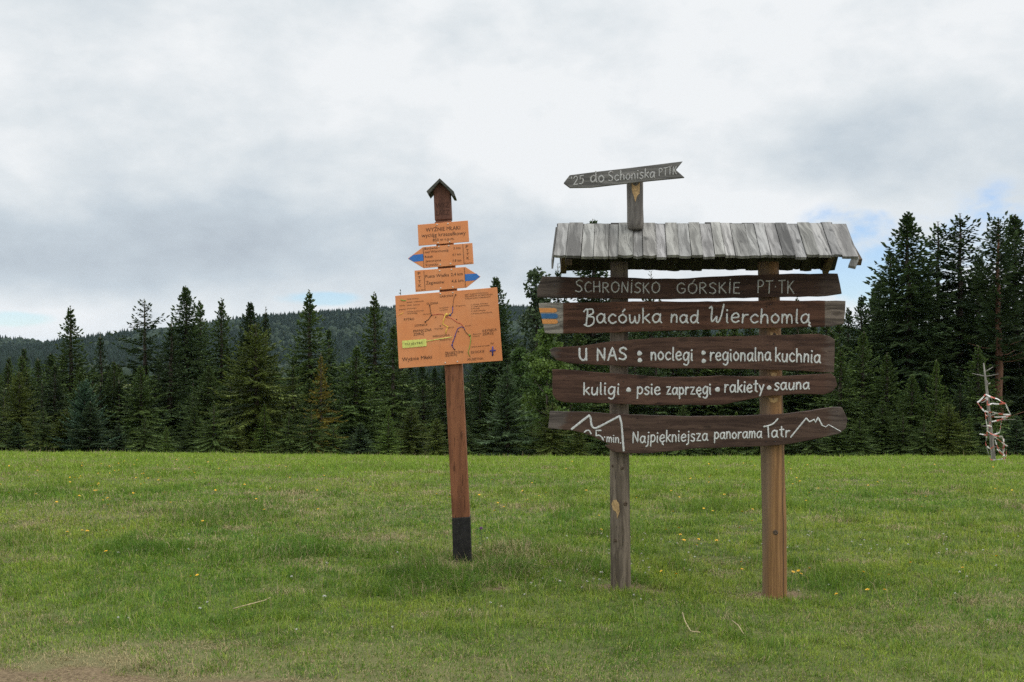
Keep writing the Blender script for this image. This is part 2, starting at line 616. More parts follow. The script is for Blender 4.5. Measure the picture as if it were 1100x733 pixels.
def make_grass():
    rng = np.random.default_rng(4)
    bands = [(3.6, 4.6, 3600), (4.6, 6.5, 8600), (6.5, 8.5, 6600), (8.5, 11, 4000), (11, 15, 2200), (15, 21, 1200), (21, 28, 560), (28, 37, 360)]
    xs, ys = [], []
    for a, b, dens in bands:
        half = 0.64 * b + 0.9
        n = int((b - a) * 2 * half * dens)
        y = rng.uniform(a, b, n)
        x = rng.uniform(-half, half, n)
        k = np.abs(x) < 0.63 * y + 0.8
        xs.append(x[k])
        ys.append(y[k])
    x = np.concatenate(xs)
    y = np.concatenate(ys)
    wv = wear(x, y)
    clump = fbm(x * 7.5, y * 7.5, 3, 2)
    keep = rng.random(len(x)) < np.clip((1 - 0.92 * wv) * (0.62 + 0.8 * sstep(0.3, 0.65, clump)), 0.14, 1)
    x, y, clump, wv = x[keep], y[keep], clump[keep], wv[keep]
    n = len(x)
    z = ground(x, y)
    big = fbm(x * 0.9, y * 0.9, 13, 3)
    mid = fbm(x * 2.6, y * 2.6, 19, 3)
    tall = np.zeros(n)
    for tx, ty, r, h in TUFTS:
        tall += h * np.exp(-((x - tx) ** 2 + (y - ty) ** 2) / r ** 2)
    tall += 0.07 * sstep(0.58, 0.80, fbm(x * 1.7, y * 1.7, 301, 2)) * sstep(6.5, 8, y)
    tall += 0.04 * sstep(0.62, 0.78, fbm(x * 4.5, y * 4.5, 303, 2))
    H = (0.022 + 0.024 * rng.random(n) + 0.040 * sstep(0.45, 0.8, clump) * rng.random(n) + 0.03 * sstep(0.4, 0.7, mid) * rng.random(n)) * (1 - 0.35 * (1 - sstep(5.2, 6.6, y)))
    H = H * np.where(rng.random(n) < 0.4, 0.65, 0.95) + tall * (0.3 + 0.7 * rng.random(n))
    H = H * (1 + 0.25 * sstep(12, 26, y)) * (1 - 0.75 * wv)
    st = straw(x, y)
    dry = rng.random(n) < (st * 0.7 + 0.5 * sstep(0.58, 0.76, fbm(x * 1.8, y * 2.6, 207, 3)))
    stalk = rng.random(n) < 0.006
    H = np.where(stalk, H + 0.05 + 0.07 * rng.random(n), H)
    wdt = (0.0024 + 0.0016 * rng.random(n)) * np.maximum(1, y / 6.0) ** 0.95
    wdt = np.where(stalk, wdt * 0.7, wdt)
    # neighbouring blades of a clump lean together
    az = 2 * np.pi * 1.5 * fbm(x * 5, y * 5, 41, 2) + rng.normal(0, 1.2, n)
    lean = np.abs(rng.normal(0.95, 0.5, n))
    lean = np.where(dry, lean + 0.5, lean)
    lean = np.where(tall > 0.04, lean * 0.75, lean)
    lean = np.where(stalk, lean * 0.5, lean)
    dx, dy = np.cos(az), np.sin(az)
    fa = az + np.pi / 2 + rng.normal(0, 0.7, n)
    sx, sy = np.cos(fa) * wdt / 2, np.sin(fa) * wdt / 2
    l1, l2 = np.minimum(lean * 0.6, 1.3), np.minimum(lean * 1.5, 1.85)
    h1 = H * 0.55
    h2 = H * 0.55
    mx, my, mz = x + dx * h1 * np.sin(l1), y + dy * h1 * np.sin(l1), z + h1 * np.cos(l1)
    tx, ty, tz = mx + dx * h2 * np.sin(l2), my + dy * h2 * np.sin(l2), np.maximum(mz + h2 * np.cos(l2), z + 0.003)
    V = np.empty((n, 5, 3))
    V[:, 0] = np.stack([x - sx, y - sy, z - 0.006], 1)
    V[:, 1] = np.stack([x + sx, y + sy, z - 0.006], 1)
    V[:, 2] = np.stack([mx + sx * .8, my + sy * .8, mz], 1)
    V[:, 3] = np.stack([mx - sx * .8, my - sy * .8, mz], 1)
    V[:, 4] = np.stack([tx, ty, tz], 1)
    b = np.arange(n) * 5
    q = np.stack([b, b + 1, b + 2, b + 3], 1)
    t = np.stack([b + 3, b + 2, b + 4], 1)
    r = rng.random(n)[:, None]
    hue = sstep(0.3, 0.7, fbm(x * 0.45, y * 0.45, 55, 3))[:, None]
    c1 = np.array([0.132, 0.230, 0.020])
    c2 = np.array([0.250, 0.308, 0.037])
    c3 = np.array([0.074, 0.160, 0.020])
    c = c1 * (1 - hue) + c2 * hue
    pat = sstep(0.44, 0.58, fbm(x * 3.4, y * 3.4, 63, 3))[:, None]
    c = c * (1 - 0.5 * pat) + 0.5 * pat * c3
    k = rng.random(n)[:, None]
    c = np.where(k < 0.2, c3, np.where(k > 0.85, c2 * 1.1, c))
    lush = np.clip(tall * 6, 0, 0.6)[:, None]
    c = c * (1 - lush) + lush * c3 * 0.95
    far = sstep(10, 24, y)[:, None]
    c = c * (1 - 0.55 * far) + 0.55 * far * np.array([0.252, 0.352, 0.040])
    c = c * (0.65 + 0.7 * r)
    d1 = np.array([0.38, 0.31, 0.16]) * (0.5 + 0.8 * r)
    c = np.where(dry[:, None] | (stalk & (rng.random(n) < .7))[:, None], d1, c)
    col = np.repeat(c[:, None, :], 5, 1).reshape(-1, 3)
    me = mesh_np('grass', V.reshape(-1, 3), q, t, M['grass'], col)
    o = link('grass', me)
    tag(o, 'short green meadow grass with straw coloured blades', 'grass', kind='stuff')


make_grass()

# ------------------------------------------------------------------ the wooded ridge far behind
RIDGE = [(-700, 372), (-300, 364), (-100, 360), (0, 363), (25, 363.5), (65, 371), (95, 373), (145, 366), (200, 354), (252, 347), (290, 341.5), (330, 338),
         (400, 333), (480, 329), (545, 331), (620, 333), (700, 330), (780, 338), (860, 350), (905, 357), (960, 366), (1050, 372), (1250, 374), (1800, 374)]
RD = 1800.0


def ridge_h(x):
    px = np.array([p[0] for p in RIDGE], float)
    pz = np.array([p[1] for p in RIDGE], float) + 6.5
    return EYE + (HZ - np.interp(np.asarray(x) * F / RD + CX, px, pz)) * RD / F


def hill_z(x, y):
    base = -17.0
    r = ridge_h(x)
    up = sstep(900, RD, y) * 0.8 + 0.2 * np.clip((y - 500) / (RD - 500), 0, 1)
    dn = 1 - 0.8 * sstep(RD, RD + 700, y)
    z = base + (r - base) * np.where(y < RD, up, dn)
    mid = np.sin(np.pi * np.clip((y - 700) / (RD - 700), 0, 1))
    return z + mid * 12 * (fbm(np.asarray(x) / 170, np.asarray(y) / 260, 91, 3) - 0.5)


def make_hill():
    xs = np.linspace(-3200, 3200, 300)
    ys = np.concatenate([np.linspace(480, 1800, 60), np.linspace(1830, 2500, 15)])
    X, Y = np.meshgrid(xs, ys)
    v = np.stack([X.ravel(), Y.ravel(), hill_z(X.ravel(), Y.ravel())], 1)
    nx, ny = len(xs), len(ys)
    i = np.arange((ny - 1) * nx).reshape(ny - 1, nx)[:, :-1].ravel()
    q = np.stack([i, i + 1, i + nx + 1, i + nx], 1)
    m, N, b = material('hill_forest_floor', 0.95, 0.05)
    geo = N.new('ShaderNodeNewGeometry')
    N.put(b.inputs['Base Color'], N.mix(N.noise(geo.outputs['Position'], 0.02, 4), (0.012, 0.02, 0.011), (0.02, 0.03, 0.013)))
    o = link('hill', mesh_np('hill', v, q, None, m, None, True))
    tag(o, kind='structure')
    rng = np.random.default_rng(8)
    sp = 8.5
    gx, gy = np.meshgrid(np.arange(-1750, 1750, sp), np.arange(520, 1835, sp * 1.1))
    x = gx.ravel() + rng.uniform(-4, 4, gx.size)
    y = gy.ravel() + rng.uniform(-4, 4, gx.size)
    k = np.abs(x) < 0.92 * y + 60
    x, y = x[k], y[k]
    n = len(x)
    z = hill_z(x, y) - 1.0
    kind = (fbm(x / 120, y / 160, 21, 3) + rng.normal(0, 0.09, n)) > 0.6      # broadleaf patches among the spruce
    h = np.where(kind, rng.uniform(9, 14, n), rng.uniform(11, 19, n))
    rad = np.where(kind, rng.uniform(4.0, 6.0, n), rng.uniform(2.6, 3.8, n))
    S = 6
    an = np.arange(S) / S * 2 * np.pi
    rings_s = [(0.15, 1.0), (0.55, 0.62), (0.82, 0.25)]
    rings_b = [(0.2, 0.75), (0.6, 1.0), (0.88, 0.55)]
    V = np.empty((n, 3 * S + 1, 3))
    rot = rng.uniform(0, 6.28, n)
    for ri in range(3):
        fz = np.where(kind, rings_b[ri][0], rings_s[ri][0])
        fr = np.where(kind, rings_b[ri][1], rings_s[ri][1])
        jit = rng.uniform(0.7, 1.3, (n, S))
        A = an[None, :] + rot[:, None]
        V[:, ri * S:(ri + 1) * S, 0] = x[:, None] + np.cos(A) * (rad * fr)[:, None] * jit
        V[:, ri * S:(ri + 1) * S, 1] = y[:, None] + np.sin(A) * (rad * fr)[:, None] * jit
        V[:, ri * S:(ri + 1) * S, 2] = (z + h * fz)[:, None] + rng.uniform(-.8, .8, (n, S))
    V[:, -1] = np.stack([x, y, z + h], 1)
    b0 = (np.arange(n) * (3 * S + 1))[:, None]
    kk = np.arange(S)[None, :]
    k2 = (kk + 1) % S
    q = np.concatenate([np.stack([b0 + r * S + kk, b0 + r * S + k2, b0 + (r + 1) * S + k2, b0 + (r + 1) * S + kk], 2).reshape(-1, 4) for r in (0, 1)])
    t = np.stack([b0 + 2 * S + kk, b0 + 2 * S + k2, b0 + 3 * S + 0 * kk], 2).reshape(-1, 3)
    r = rng.uniform(0.8, 1.2, n)[:, None]
    c = np.where(kind[:, None], np.array([0.019, 0.033, 0.017]), np.array([0.012, 0.024, 0.016])) * r
    col = np.repeat(c[:, None, :], 3 * S + 1, 1).reshape(-1, 3)
    o = link('far_forest', mesh_np('far_forest', V.reshape(-1, 3), q, t, M['needles'], col))
    tag(o, 'continuous dark forest covering the ridge behind the field', 'forest', kind='stuff')


make_hill()


# ------------------------------------------------------------------ trees
def diamonds(base, tip, side, w):
    """arrays of leaf-shaped quads from base to tip, half width w along side"""
    mid = base + (tip - base) * 0.45
    V = np.stack([base, mid + side * w[:, None], tip, mid - side * w[:, None]], 1)
    return V


def norm(a):
    return a / np.maximum(np.linalg.norm(a, axis=-1, keepdims=True), 1e-9)


def spruce_crown(seed, H=10.0, Rb=2.0, gap=0.26, nb=9, e_low=-18, e_top=48, bare=0.03, power=1.08, colors=((0.030, 0.055, 0.022), (0.045, 0.075, 0.028)),
                 tipcol=None, miss=0.06, rag=0.25, leader=0.9, bush=1.0, twig=0.15, tuft=0.078):
    rng = np.random.default_rng(seed)
    Vs, Cs = [], []
    c0, c1 = np.array(colors[0]), np.array(colors[1])
    z = H * bare
    while z < H - leader * 0.3:
        f = z / H                                   # 0 at the ground, 1 at the tip
        Lm = Rb * ((1 - f) ** power) * (0.62 + 0.38 * min(1, f / 0.10 + 0.35)) + 0.05
        if f > 0.9:
            Lm *= 0.85
        n = max(4, int(nb * (0.75 + 0.5 * (1 - f))))
        ph = rng.uniform(0, 6.28)
        whorl_amp = rng.uniform(0.8, 1.12)
        for k in range(n):
            if rng.random() < miss:
                continue
            az = ph + 2 * np.pi * k / n + rng.normal(0, 0.25)
            L = Lm * whorl_amp * np.clip(rng.normal(1, rag), 0.35, 1.4)
            e = np.radians(e_low + (e_top - e_low) * f ** 1.6 + rng.normal(0, 6))
            d = np.array([np.cos(az), np.sin(az)])
            m = max(3, int(L / twig))
            t = (np.arange(m) + rng.uniform(0.3, 0.9)) / m
            t = np.clip(t, 0.05, 0.98)
            droop = -0.22 * L * t ** 1.4 * (1 - f) + 0.16 * L * np.clip(t - 0.6, 0, 1) ** 2 * 4
            p = np.stack([d[0] * L * t * np.cos(e), d[1] * L * t * np.cos(e), z + rng.normal(0, gap * 0.25) + L * t * np.sin(e) + droop], 1)
            fw = np.array([d[0] * np.cos(e), d[1] * np.cos(e), np.sin(e)])
            sd = np.array([-d[1], d[0], 0.0])
            cc = (c0 + (c1 - c0) * rng.random()) * rng.uniform(0.8, 1.25)
            if tipcol is not None and rng.random() < tipcol[1] * (0.4 + f):
                cc = np.array(tipcol[0]) * rng.uniform(0.7, 1.2)
            for sgn in (-1, 1):
                ln = (0.10 + 0.42 * L * (1 - t) ** 0.8 * np.minimum(1, t * 3 + 0.25)) * rng.uniform(0.6, 1.2, m) * bush
                ln = np.minimum(ln, 0.5 + 0 * ln)
                dirv = norm(fw[None, :] * rng.uniform(0.55, 1.0, m)[:, None] + sgn * sd[None, :] * rng.uniform(0.6, 1.1, m)[:, None] + np.array([0, 0, -1])[None, :] * rng.uniform(-0.05, 0.45, m)[:, None])
                tip = p + dirv * ln[:, None]
                up = np.array([0, 0, 1.0])
                s1 = norm(np.cross(dirv, up))
                w = np.clip(tuft * rng.uniform(0.6, 1.2, m) * (0.35 + ln), 0.03, 0.2)
                Vs.append(diamonds(p, tip, s1, w))
                Cs.append(np.repeat(cc[None], m, 0) * rng.uniform(0.8, 1.2, (m, 1)))
                # hanging needles under the twig
                s2 = norm(np.cross(s1, dirv) * 0.9 + s1 * rng.normal(0, 0.5, (m, 1)))
                Vs.append(diamonds(p + dirv * ln[:, None] * 0.1, tip - np.array([0, 0, 1]) * (0.25 * ln)[:, None], s2, w * 0.9))
                Cs.append(np.repeat(cc[None], m, 0) * rng.uniform(0.75, 1.1, (m, 1)))
            # end shoot and the branch spine
            ptip = p[-1] + fw * (0.12 + 0.1 * L) + np.array([0, 0, 0.05])
            for s in (sd, norm(np.cross(sd, fw))):
                Vs.append(diamonds(p[-1][None], ptip[None], s[None], np.array([0.05])))
                Cs.append(cc[None])
            Vs.append(diamonds(np.array([[0, 0, p[0][2]]]), p[m // 2][None], sd[None], np.array([0.03])))
            Cs.append(np.array([[0.05, 0.04, 0.03]]))
        z += gap * (0.55 + 0.75 * (1 - f)) * rng.uniform(0.8, 1.2)
    # the leader: a thin upright shoot with short side shoots
    k = 9
    zt = np.linspace(H - leader, H - 0.05, k)
    for i in range(k):
        for j in range(3):
            a = rng.uniform(0, 6.28)
            b = np.array([0, 0, zt[i]])
            ln = leader * (0.05 + 0.16 * (1 - i / k)) * rng.uniform(.6, 1.3)
            tip = b + np.array([np.cos(a) * ln, np.sin(a) * ln, ln * 0.9])
            s = norm(np.cross(tip - b, [0, 0, 1.0]))
            Vs.append(diamonds(b[None], tip[None], s[None], np.array([0.03])))
            Cs.append(c1[None])
    V = np.concatenate(Vs)
    C = np.concatenate(Cs)
    n = len(V)
    q = np.arange(n * 4).reshape(n, 4)
    return mesh_np('crown', V.reshape(-1, 3), q, None, M['needles'], np.repeat(C[:, None], 4, 1).reshape(-1, 3))


def trunk_mesh(H, r, seed, mat, stubs=0, stub0=0.15, stub1=0.6, stublen=0.9):
    rng = random.Random(seed)
    mb = MB()
    n = 10
    pts, rads = [], []
    for i in range(n + 1):
        f = i / n
        pts.append((rng.uniform(-.03, .03) * (f > 0), rng.uniform(-.03, .03) * (f > 0), -0.4 + (H + 0.4) * f))
        rads.append(r * (1 - f) ** 0.9 + 0.012)
    mb.tube(pts, rads, 8)
    for i in range(stubs):
        z = H * rng.uniform(stub0, stub1)
        a = rng.uniform(0, 6.28)
        L = stublen * rng.uniform(0.5, 1.3)
        p = [(0, 0, z), (math.cos(a) * L * .5, math.sin(a) * L * .5, z + L * .03), (math.cos(a) * L, math.sin(a) * L, z + L * 0.22)]
        mb.tube(p, [0.028, 0.02, 0.006], 5)
    me_o = mb.build('trunk', mat)
    me = me_o.data
    bpy.data.objects.remove(me_o)
    return me


def broadleaf_crown(seed, H=10.0, Rb=2.2, n=5200, z0=0.05, cols=((0.06, 0.105, 0.022), (0.10, 0.15, 0.03)), leaf=0.16, open_=0.5, taper=0.8, clumps=60):
    rng = np.random.default_rng(seed)
    cz = rng.uniform(z0, 0.97, clumps)
    prof = Rb * (np.sin(np.pi * np.clip(cz * 0.9 + 0.12, 0, 1)) ** 0.7) * (1 - taper * cz * 0.8)
    a = rng.uniform(0, 6.28, clumps)
    rr = prof * np.sqrt(rng.uniform(0.05, 1, clumps))
    C = np.stack([np.cos(a) * rr, np.sin(a) * rr, cz * H], 1)
    cr = rng.uniform(0.35, 0.75, clumps) * (1.1 - 0.5 * cz)
    k = rng.integers(0, clumps, n)
    off = norm(rng.normal(0, 1, (n, 3))) * (rng.random(n) ** open_)[:, None] * cr[k][:, None] * np.array([1.2, 1.2, 0.8])
    p = C[k] + off
    d = norm(rng.normal(0, 1, (n, 3)) + np.array([0, 0, -0.2]) + 0.5 * norm(off))
    s = norm(np.cross(d, rng.normal(0, 1, (n, 3))))
    L = leaf * rng.uniform(0.6, 1.4, n)
    V = diamonds(p, p + d * L[:, None], s, L * 0.36)
    c0, c1 = np.array(cols[0]), np.array(cols[1])
    cl = rng.random(clumps)[k][:, None]
    col = (c0 + (c1 - c0) * cl) * rng.uniform(0.75, 1.25, (n, 1))
    # a few limbs run up through the clumps
    q = np.arange(n * 4).reshape(n, 4)
    return mesh_np('crown', V.reshape(-1, 3), q, None, M['leaves'], np.repeat(col[:, None], 4, 1).reshape(-1, 3)), C


def limbs_mesh(H, r, C, seed, mat):
    rng = random.Random(seed)
    mb = MB()
    mb.tube([(0, 0, -.4), (0.05, 0, H * .3), (-.04, .03, H * .6), (0, 0, H * .93)], [r, r * .75, r * .4, .02], 8)
    for c in C[::3]:
        z = max(0.3, c[2] - math.hypot(c[0], c[1]) * 0.7)
        mb.tube([(0, 0, z), (c[0] * .5, c[1] * .5, z + (c[2] - z) * .4), tuple(c)], [r * .35, r * .22, .012], 5)
    o = mb.build('trunk', mat)
    me = o.data
    bpy.data.objects.remove(o)
    return me


DK = ((0.033, 0.058, 0.020), (0.056, 0.086, 0.025))
MDK = ((0.054, 0.088, 0.023), (0.086, 0.124, 0.028))
YG = ((0.075, 0.098, 0.020), (0.105, 0.130, 0.026))
BL = ((0.050, 0.098, 0.055), (0.075, 0.130, 0.075))
BR = ((0.080, 0.130, 0.026), (0.115, 0.165, 0.032))
VAR = {}


def variant(name, crown, trunk, r=2.0):
    VAR[name] = (crown, trunk, r)


for nm, kw in {
    'plain_a': dict(seed=1, Rb=2.75, colors=DK), 'plain_b': dict(seed=2, Rb=3.04, colors=MDK, rag=0.3), 'plain_c': dict(seed=3, Rb=2.54, colors=MDK, gap=0.3, miss=0.12),
    'wide_a': dict(seed=4, Rb=3.62, colors=MDK, nb=10), 'wide_yg': dict(seed=5, Rb=3.6, colors=YG, nb=10, gap=0.34, power=0.8),
    'leader_a': dict(seed=6, Rb=2.46, colors=MDK, leader=1.3, power=1.15, e_top=40), 'leader_b': dict(seed=7, Rb=2.32, colors=DK, leader=1.7, power=1.2, gap=0.3),
    'ragged': dict(seed=8, Rb=2.17, colors=DK, gap=0.52, miss=0.22, rag=0.42, power=0.6, leader=0.9), 'young': dict(seed=9, Rb=2.3, colors=BR, e_low=-5, gap=0.3),
    'yellow': dict(seed=10, Rb=2.5, colors=((0.05, 0.075, 0.02), (0.07, 0.09, 0.025)), tipcol=((0.20, 0.155, 0.02), 0.75), gap=0.42, leader=1.6, miss=0.15),
    'blue_pine': dict(seed=11, Rb=3.0, colors=BL, e_low=18, e_top=60, gap=0.42, power=0.62, rag=0.35, tuft=0.16, bush=0.8), 'small': dict(seed=12, Rb=4.2, colors=MDK, gap=0.36, nb=7),
    'big_dense': dict(twig=0.13, tuft=0.062, seed=13, Rb=2.54, colors=DK, gap=0.21, nb=11, power=0.98), 'big_ragged': dict(twig=0.12, tuft=0.060, seed=14, Rb=2.10, colors=DK, gap=0.36, miss=0.2, rag=0.4, power=0.65, bare=0.12),
    'pale_young': dict(seed=15, Rb=3.0, colors=((0.055, 0.090, 0.038), (0.085, 0.125, 0.055)), e_low=4, e_top=50, gap=0.4, power=0.75, tuft=0.13),
    'pine_tall': dict(twig=0.12, tuft=0.06, seed=16, Rb=1.9, colors=DK, bare=0.42, gap=0.34, e_low=5, power=0.5, rag=0.4, miss=0.2),
}.items():
    tm = trunk_mesh(10, 0.19, kw['seed'], M['bark'])
    if nm == 'pine_tall':
        tm = trunk_mesh(10, 0.17, 5, M['pine_bark'], 16, 0.10, 0.48, 0.8)
    if nm == 'ragged' or nm == 'big_ragged':
        tm = trunk_mesh(10, 0.19, kw['seed'], M['bark'], 14, 0.05, 0.5, 0.7)
    if nm == 'yellow':
        tm = trunk_mesh(10, 0.16, 7, M['bark'], 10, 0.6, 0.95, 0.4)
    variant(nm, spruce_crown(**kw), tm)
for nm, kw in {'shrub_a': dict(seed=21, Rb=2.9, n=9000, leaf=0.24, clumps=90, taper=0.55), 'shrub_b': dict(seed=22, Rb=2.4, n=7500, leaf=0.22, clumps=70, taper=0.6, cols=((0.045, 0.085, 0.022), (0.07, 0.115, 0.028))),
               'airy': dict(seed=23, Rb=1.5, n=3200, leaf=0.2, clumps=55, z0=0.25, taper=0.9, cols=((0.045, 0.07, 0.03), (0.06, 0.085, 0.035)))}.items():
    cm, C = broadleaf_crown(**kw)
    variant(nm, cm, limbs_mesh(10, 0.13, C, kw['seed'], M['bark']))

trng = random.Random(3)


def tree(px, top, d, var, w, label, group=None, cat='spruce', name='spruce_tree'):
    """a tree whose tip stands at photo pixel (px, top) when rooted on the meadow d metres away; w = width against the model's"""
    x = (px - CX) * d / F
    z = g1(x, d)
    H = EYE + (HZ - top) * d / F - z
    e = empty(name, (x, d, z), label, cat, group)
    e.rotation_euler = (R(trng.uniform(-1.2, 1.2)), R(trng.uniform(-1.2, 1.2)), trng.uniform(0, 6.28))
    s = H / 10.0
    w = w * (1.38 if d < 63 else 1.22)
    e.scale = (s * w, s * w, s)
    cm, tm, r = VAR[var]
    link('trunk', tm, e)
    link('crown', cm, e)
    return e


FEATURED = [
    # left of the waymark post, back to front
    (27, 373, 82, 'plain_a', 1.0, 'small dark pointed spruce rising behind the far left trees'),
    (8, 391, 72, 'plain_b', 1.1, 'dark spruce cut by the left edge of the picture'),
    (78, 329, 68, 'leader_a', 1.15, 'tall spruce with bare needle-thin leader, first high tip from the left'),
    (111, 357, 76, 'leader_b', 0.9, 'slim spruce with hair-thin tip between the first high tip and the ragged one'),
    (156, 321, 66, 'ragged', 1.05, 'ragged open spruce with separate tufted tiers, silhouetted against the sky'),
    (182, 346, 60, 'leader_b', 1.15, 'mid green spruce with thin tip between the ragged and the tallest left spruce'),
    (201, 307, 66, 'big_dense', 1.05, 'tallest dark spruce left of the orange waymark post'),
    (216, 323, 72, 'plain_c', 0.9, 'dark spruce shoulder to shoulder with the tallest left spruce'),
    (238, 320, 72, 'leader_a', 0.95, 'spruce with feathery pale leader between two dark blunt spruces'),
    (268, 324, 74, 'big_dense', 0.95, 'dark blunt topped spruce above the big yellow-green one'),
    (286, 330, 80, 'leader_b', 0.8, 'thin leader spruce just right of the dark blunt top'),
    (276, 347, 55, 'wide_yg', 0.95, 'large broad yellow-green spruce at the front of the meadow edge'),
    (333, 312, 66, 'leader_a', 1.2, 'spruce with tall tiered spike in front of the wooded ridge'),
    (356, 352, 73, 'plain_a', 0.95, 'short dark pointed spruce right of the tiered spike'),
    (344, 379, 52, 'yellow', 0.85, 'small sickly yellow spruce at the meadow edge'),
    (382, 371, 56, 'plain_b', 1.25, 'green broad spruce right of the small yellow one'),
    (404, 314, 67, 'leader_a', 1.05, 'tall slender spruce just left of the orange map board'),
    (421, 349, 60, 'plain_c', 1.0, 'olive spruce half hidden by the left edge of the map board'),
    (433, 312, 78, 'leader_b', 0.8, 'spruce whose thin tip shows over the top left corner of the map board'),
    (22, 399, 54, 'wide_yg', 0.8, 'yellowish green spruce in front at the far left'),
    (92, 408, 51, 'blue_pine', 0.85, 'bluish green young pine at the meadow edge, left side'),
    (152, 392, 56, 'plain_b', 1.2, 'low green spruce below the ragged open one'),
    (222, 392, 56, 'wide_a', 1.0, 'green spruce with broad skirt under the tallest left spruce'),
    (314, 395, 57, 'plain_c', 1.1, 'dark spruce filling the gap between the yellow-green and the yellow spruce'),
    (58, 392, 58, 'plain_a', 1.1, 'dark spruce behind the bluish young pine on its left'),
    (122, 388, 62, 'plain_b', 1.0, 'dark spruce behind the bluish young pine on its right'),
    # between the two signs
    (535, 297, 66, 'big_dense', 0.95, 'dark narrow spruce peeking over the right edge of the map board'),
    (545, 391, 50, 'pale_young', 0.85, 'pale green young conifer between the two signs'),
    (596, 283, 78, 'leader_b', 0.8, 'thin spruce tip between the airy tree and the plank roof'),
    (637, 236, 76, 'big_dense', 0.9, 'tall spruce whose tip shows above the left part of the plank roof'),
    # right of the brown board
    (701, 292, 75, 'leader_b', 0.9, 'spruce tip showing under the roof between the two log posts'),
    (858, 319, 76, 'plain_a', 0.9, 'spruce tip showing in the gap right of the right log post'),
    (911, 330, 74, 'plain_c', 1.0, 'dark spruce just clear of the right ends of the brown boards'),
    (926, 317, 72, 'plain_a', 1.05, 'small pointed spruce in the blue sky gap right of the boards'),
    (945, 298, 72, 'plain_c', 1.0, 'ragged spruce leaning against the tall right group from the left'),
    (957, 270, 70, 'big_ragged', 1.1, 'left shoulder spruce of the tall right group'),
    (978, 227, 66, 'big_dense', 1.15, 'tallest full spruce of the right group, left of the two ragged ones'),
    (1007, 238, 70, 'big_ragged', 1.05, 'ragged tall spruce second in the right group'),
    (1031, 229, 69, 'big_ragged', 1.15, 'ragged tall spruce with sky showing through it, above the taped snag'),
    (1050, 272, 74, 'plain_a', 1.1, 'dark spruce behind the taped snag filling the tall right group'),
    (1092, 230, 68, 'big_dense', 1.1, 'tall dark spruce cut by the right edge of the picture'),
    (1005, 386, 53, 'young', 0.85, 'bright green young spruce in front of the tall right group'),
    (978, 402, 53, 'plain_b', 1.2, 'low dark spruce directly left of the bright young spruce'),
    (952, 379, 56, 'leader_a', 1.3, 'green spruce second left of the bright young spruce'),
    (926, 356, 59, 'plain_b', 1.1, 'green spruce in front of the small pointed one right of the boards'),
    (902, 376, 56, 'plain_c', 1.3, 'green spruce behind the right tips of the lower boards'),
    (1050, 371, 57, 'leader_a', 1.2, 'green spruce directly behind the taped snag'),
    (1030, 412, 55, 'plain_a', 1.3, 'low dark spruce between the bright young spruce and the taped snag'),
]
for px, top, d, var, w, lab in FEATURED:
    tree(px, top, d, var, w, lab)
tree(1073, 233, 64, 'pine_tall', 1.0, 'tall pine with bare reddish trunk right of the taped snag', None, 'pine', 'pine_tree')
tree(575, 285, 70, 'airy', 0.9, 'airy thin crowned tree left of the top brown board', None, 'tree', 'broadleaf_tree')
tree(587, 346, 56, 'shrub_a', 0.75, 'light green leafy tree behind the left ends of the brown boards', None, 'tree', 'broadleaf_tree')
tree(560, 372, 60, 'shrub_b', 0.8, 'darker leafy tree between map board and brown boards', None, 'tree', 'broadleaf_tree')
tree(612, 392, 56, 'shrub_b', 0.9, 'low leafy tree under the left ends of the lower boards', None, 'tree', 'broadleaf_tree')

vs = ['plain_a', 'plain_b', 'plain_c', 'big_dense', 'leader_a']
px = -430
while px < 1530:
    if px < 600:
        top = trng.uniform(378, 400)
    elif px < 930:
        top = trng.uniform(328, 352)
    else:
        top = trng.uniform(286, 340)
    if not (905 < px < 940):
        tree(px, top, trng.uniform(80, 94), trng.choice(vs), trng.uniform(1.0, 1.35), 'dark spruce of the dense back row, mostly hidden by nearer trees', 'back row of the spruce wood')
    px += trng.uniform(11, 17)
px = -420
while px < 1520:
    if px < 600 or px > 900:
        top = trng.uniform(396, 420)
    else:
        top = trng.uniform(350, 385)
    tree(px, top, trng.uniform(61, 66), trng.choice(['plain_a', 'plain_b', 'plain_c', 'wide_a', 'ragged', 'leader_b']), trng.uniform(1.1, 1.5), 'dark spruce filling the shaded middle of the wood', 'middle row of the spruce wood')
    px += trng.uniform(17, 25)
px = -400
while px < 1500:
    tree(px, trng.uniform(428, 458), trng.uniform(49.5, 52.5), trng.choice(['small', 'small', 'young', 'wide_yg', 'wide_a', 'pale_young']), trng.uniform(0.9, 1.3), 'low bushy young spruce along the foot of the wood', 'young spruces along the meadow edge')
    px += trng.uniform(20, 32)

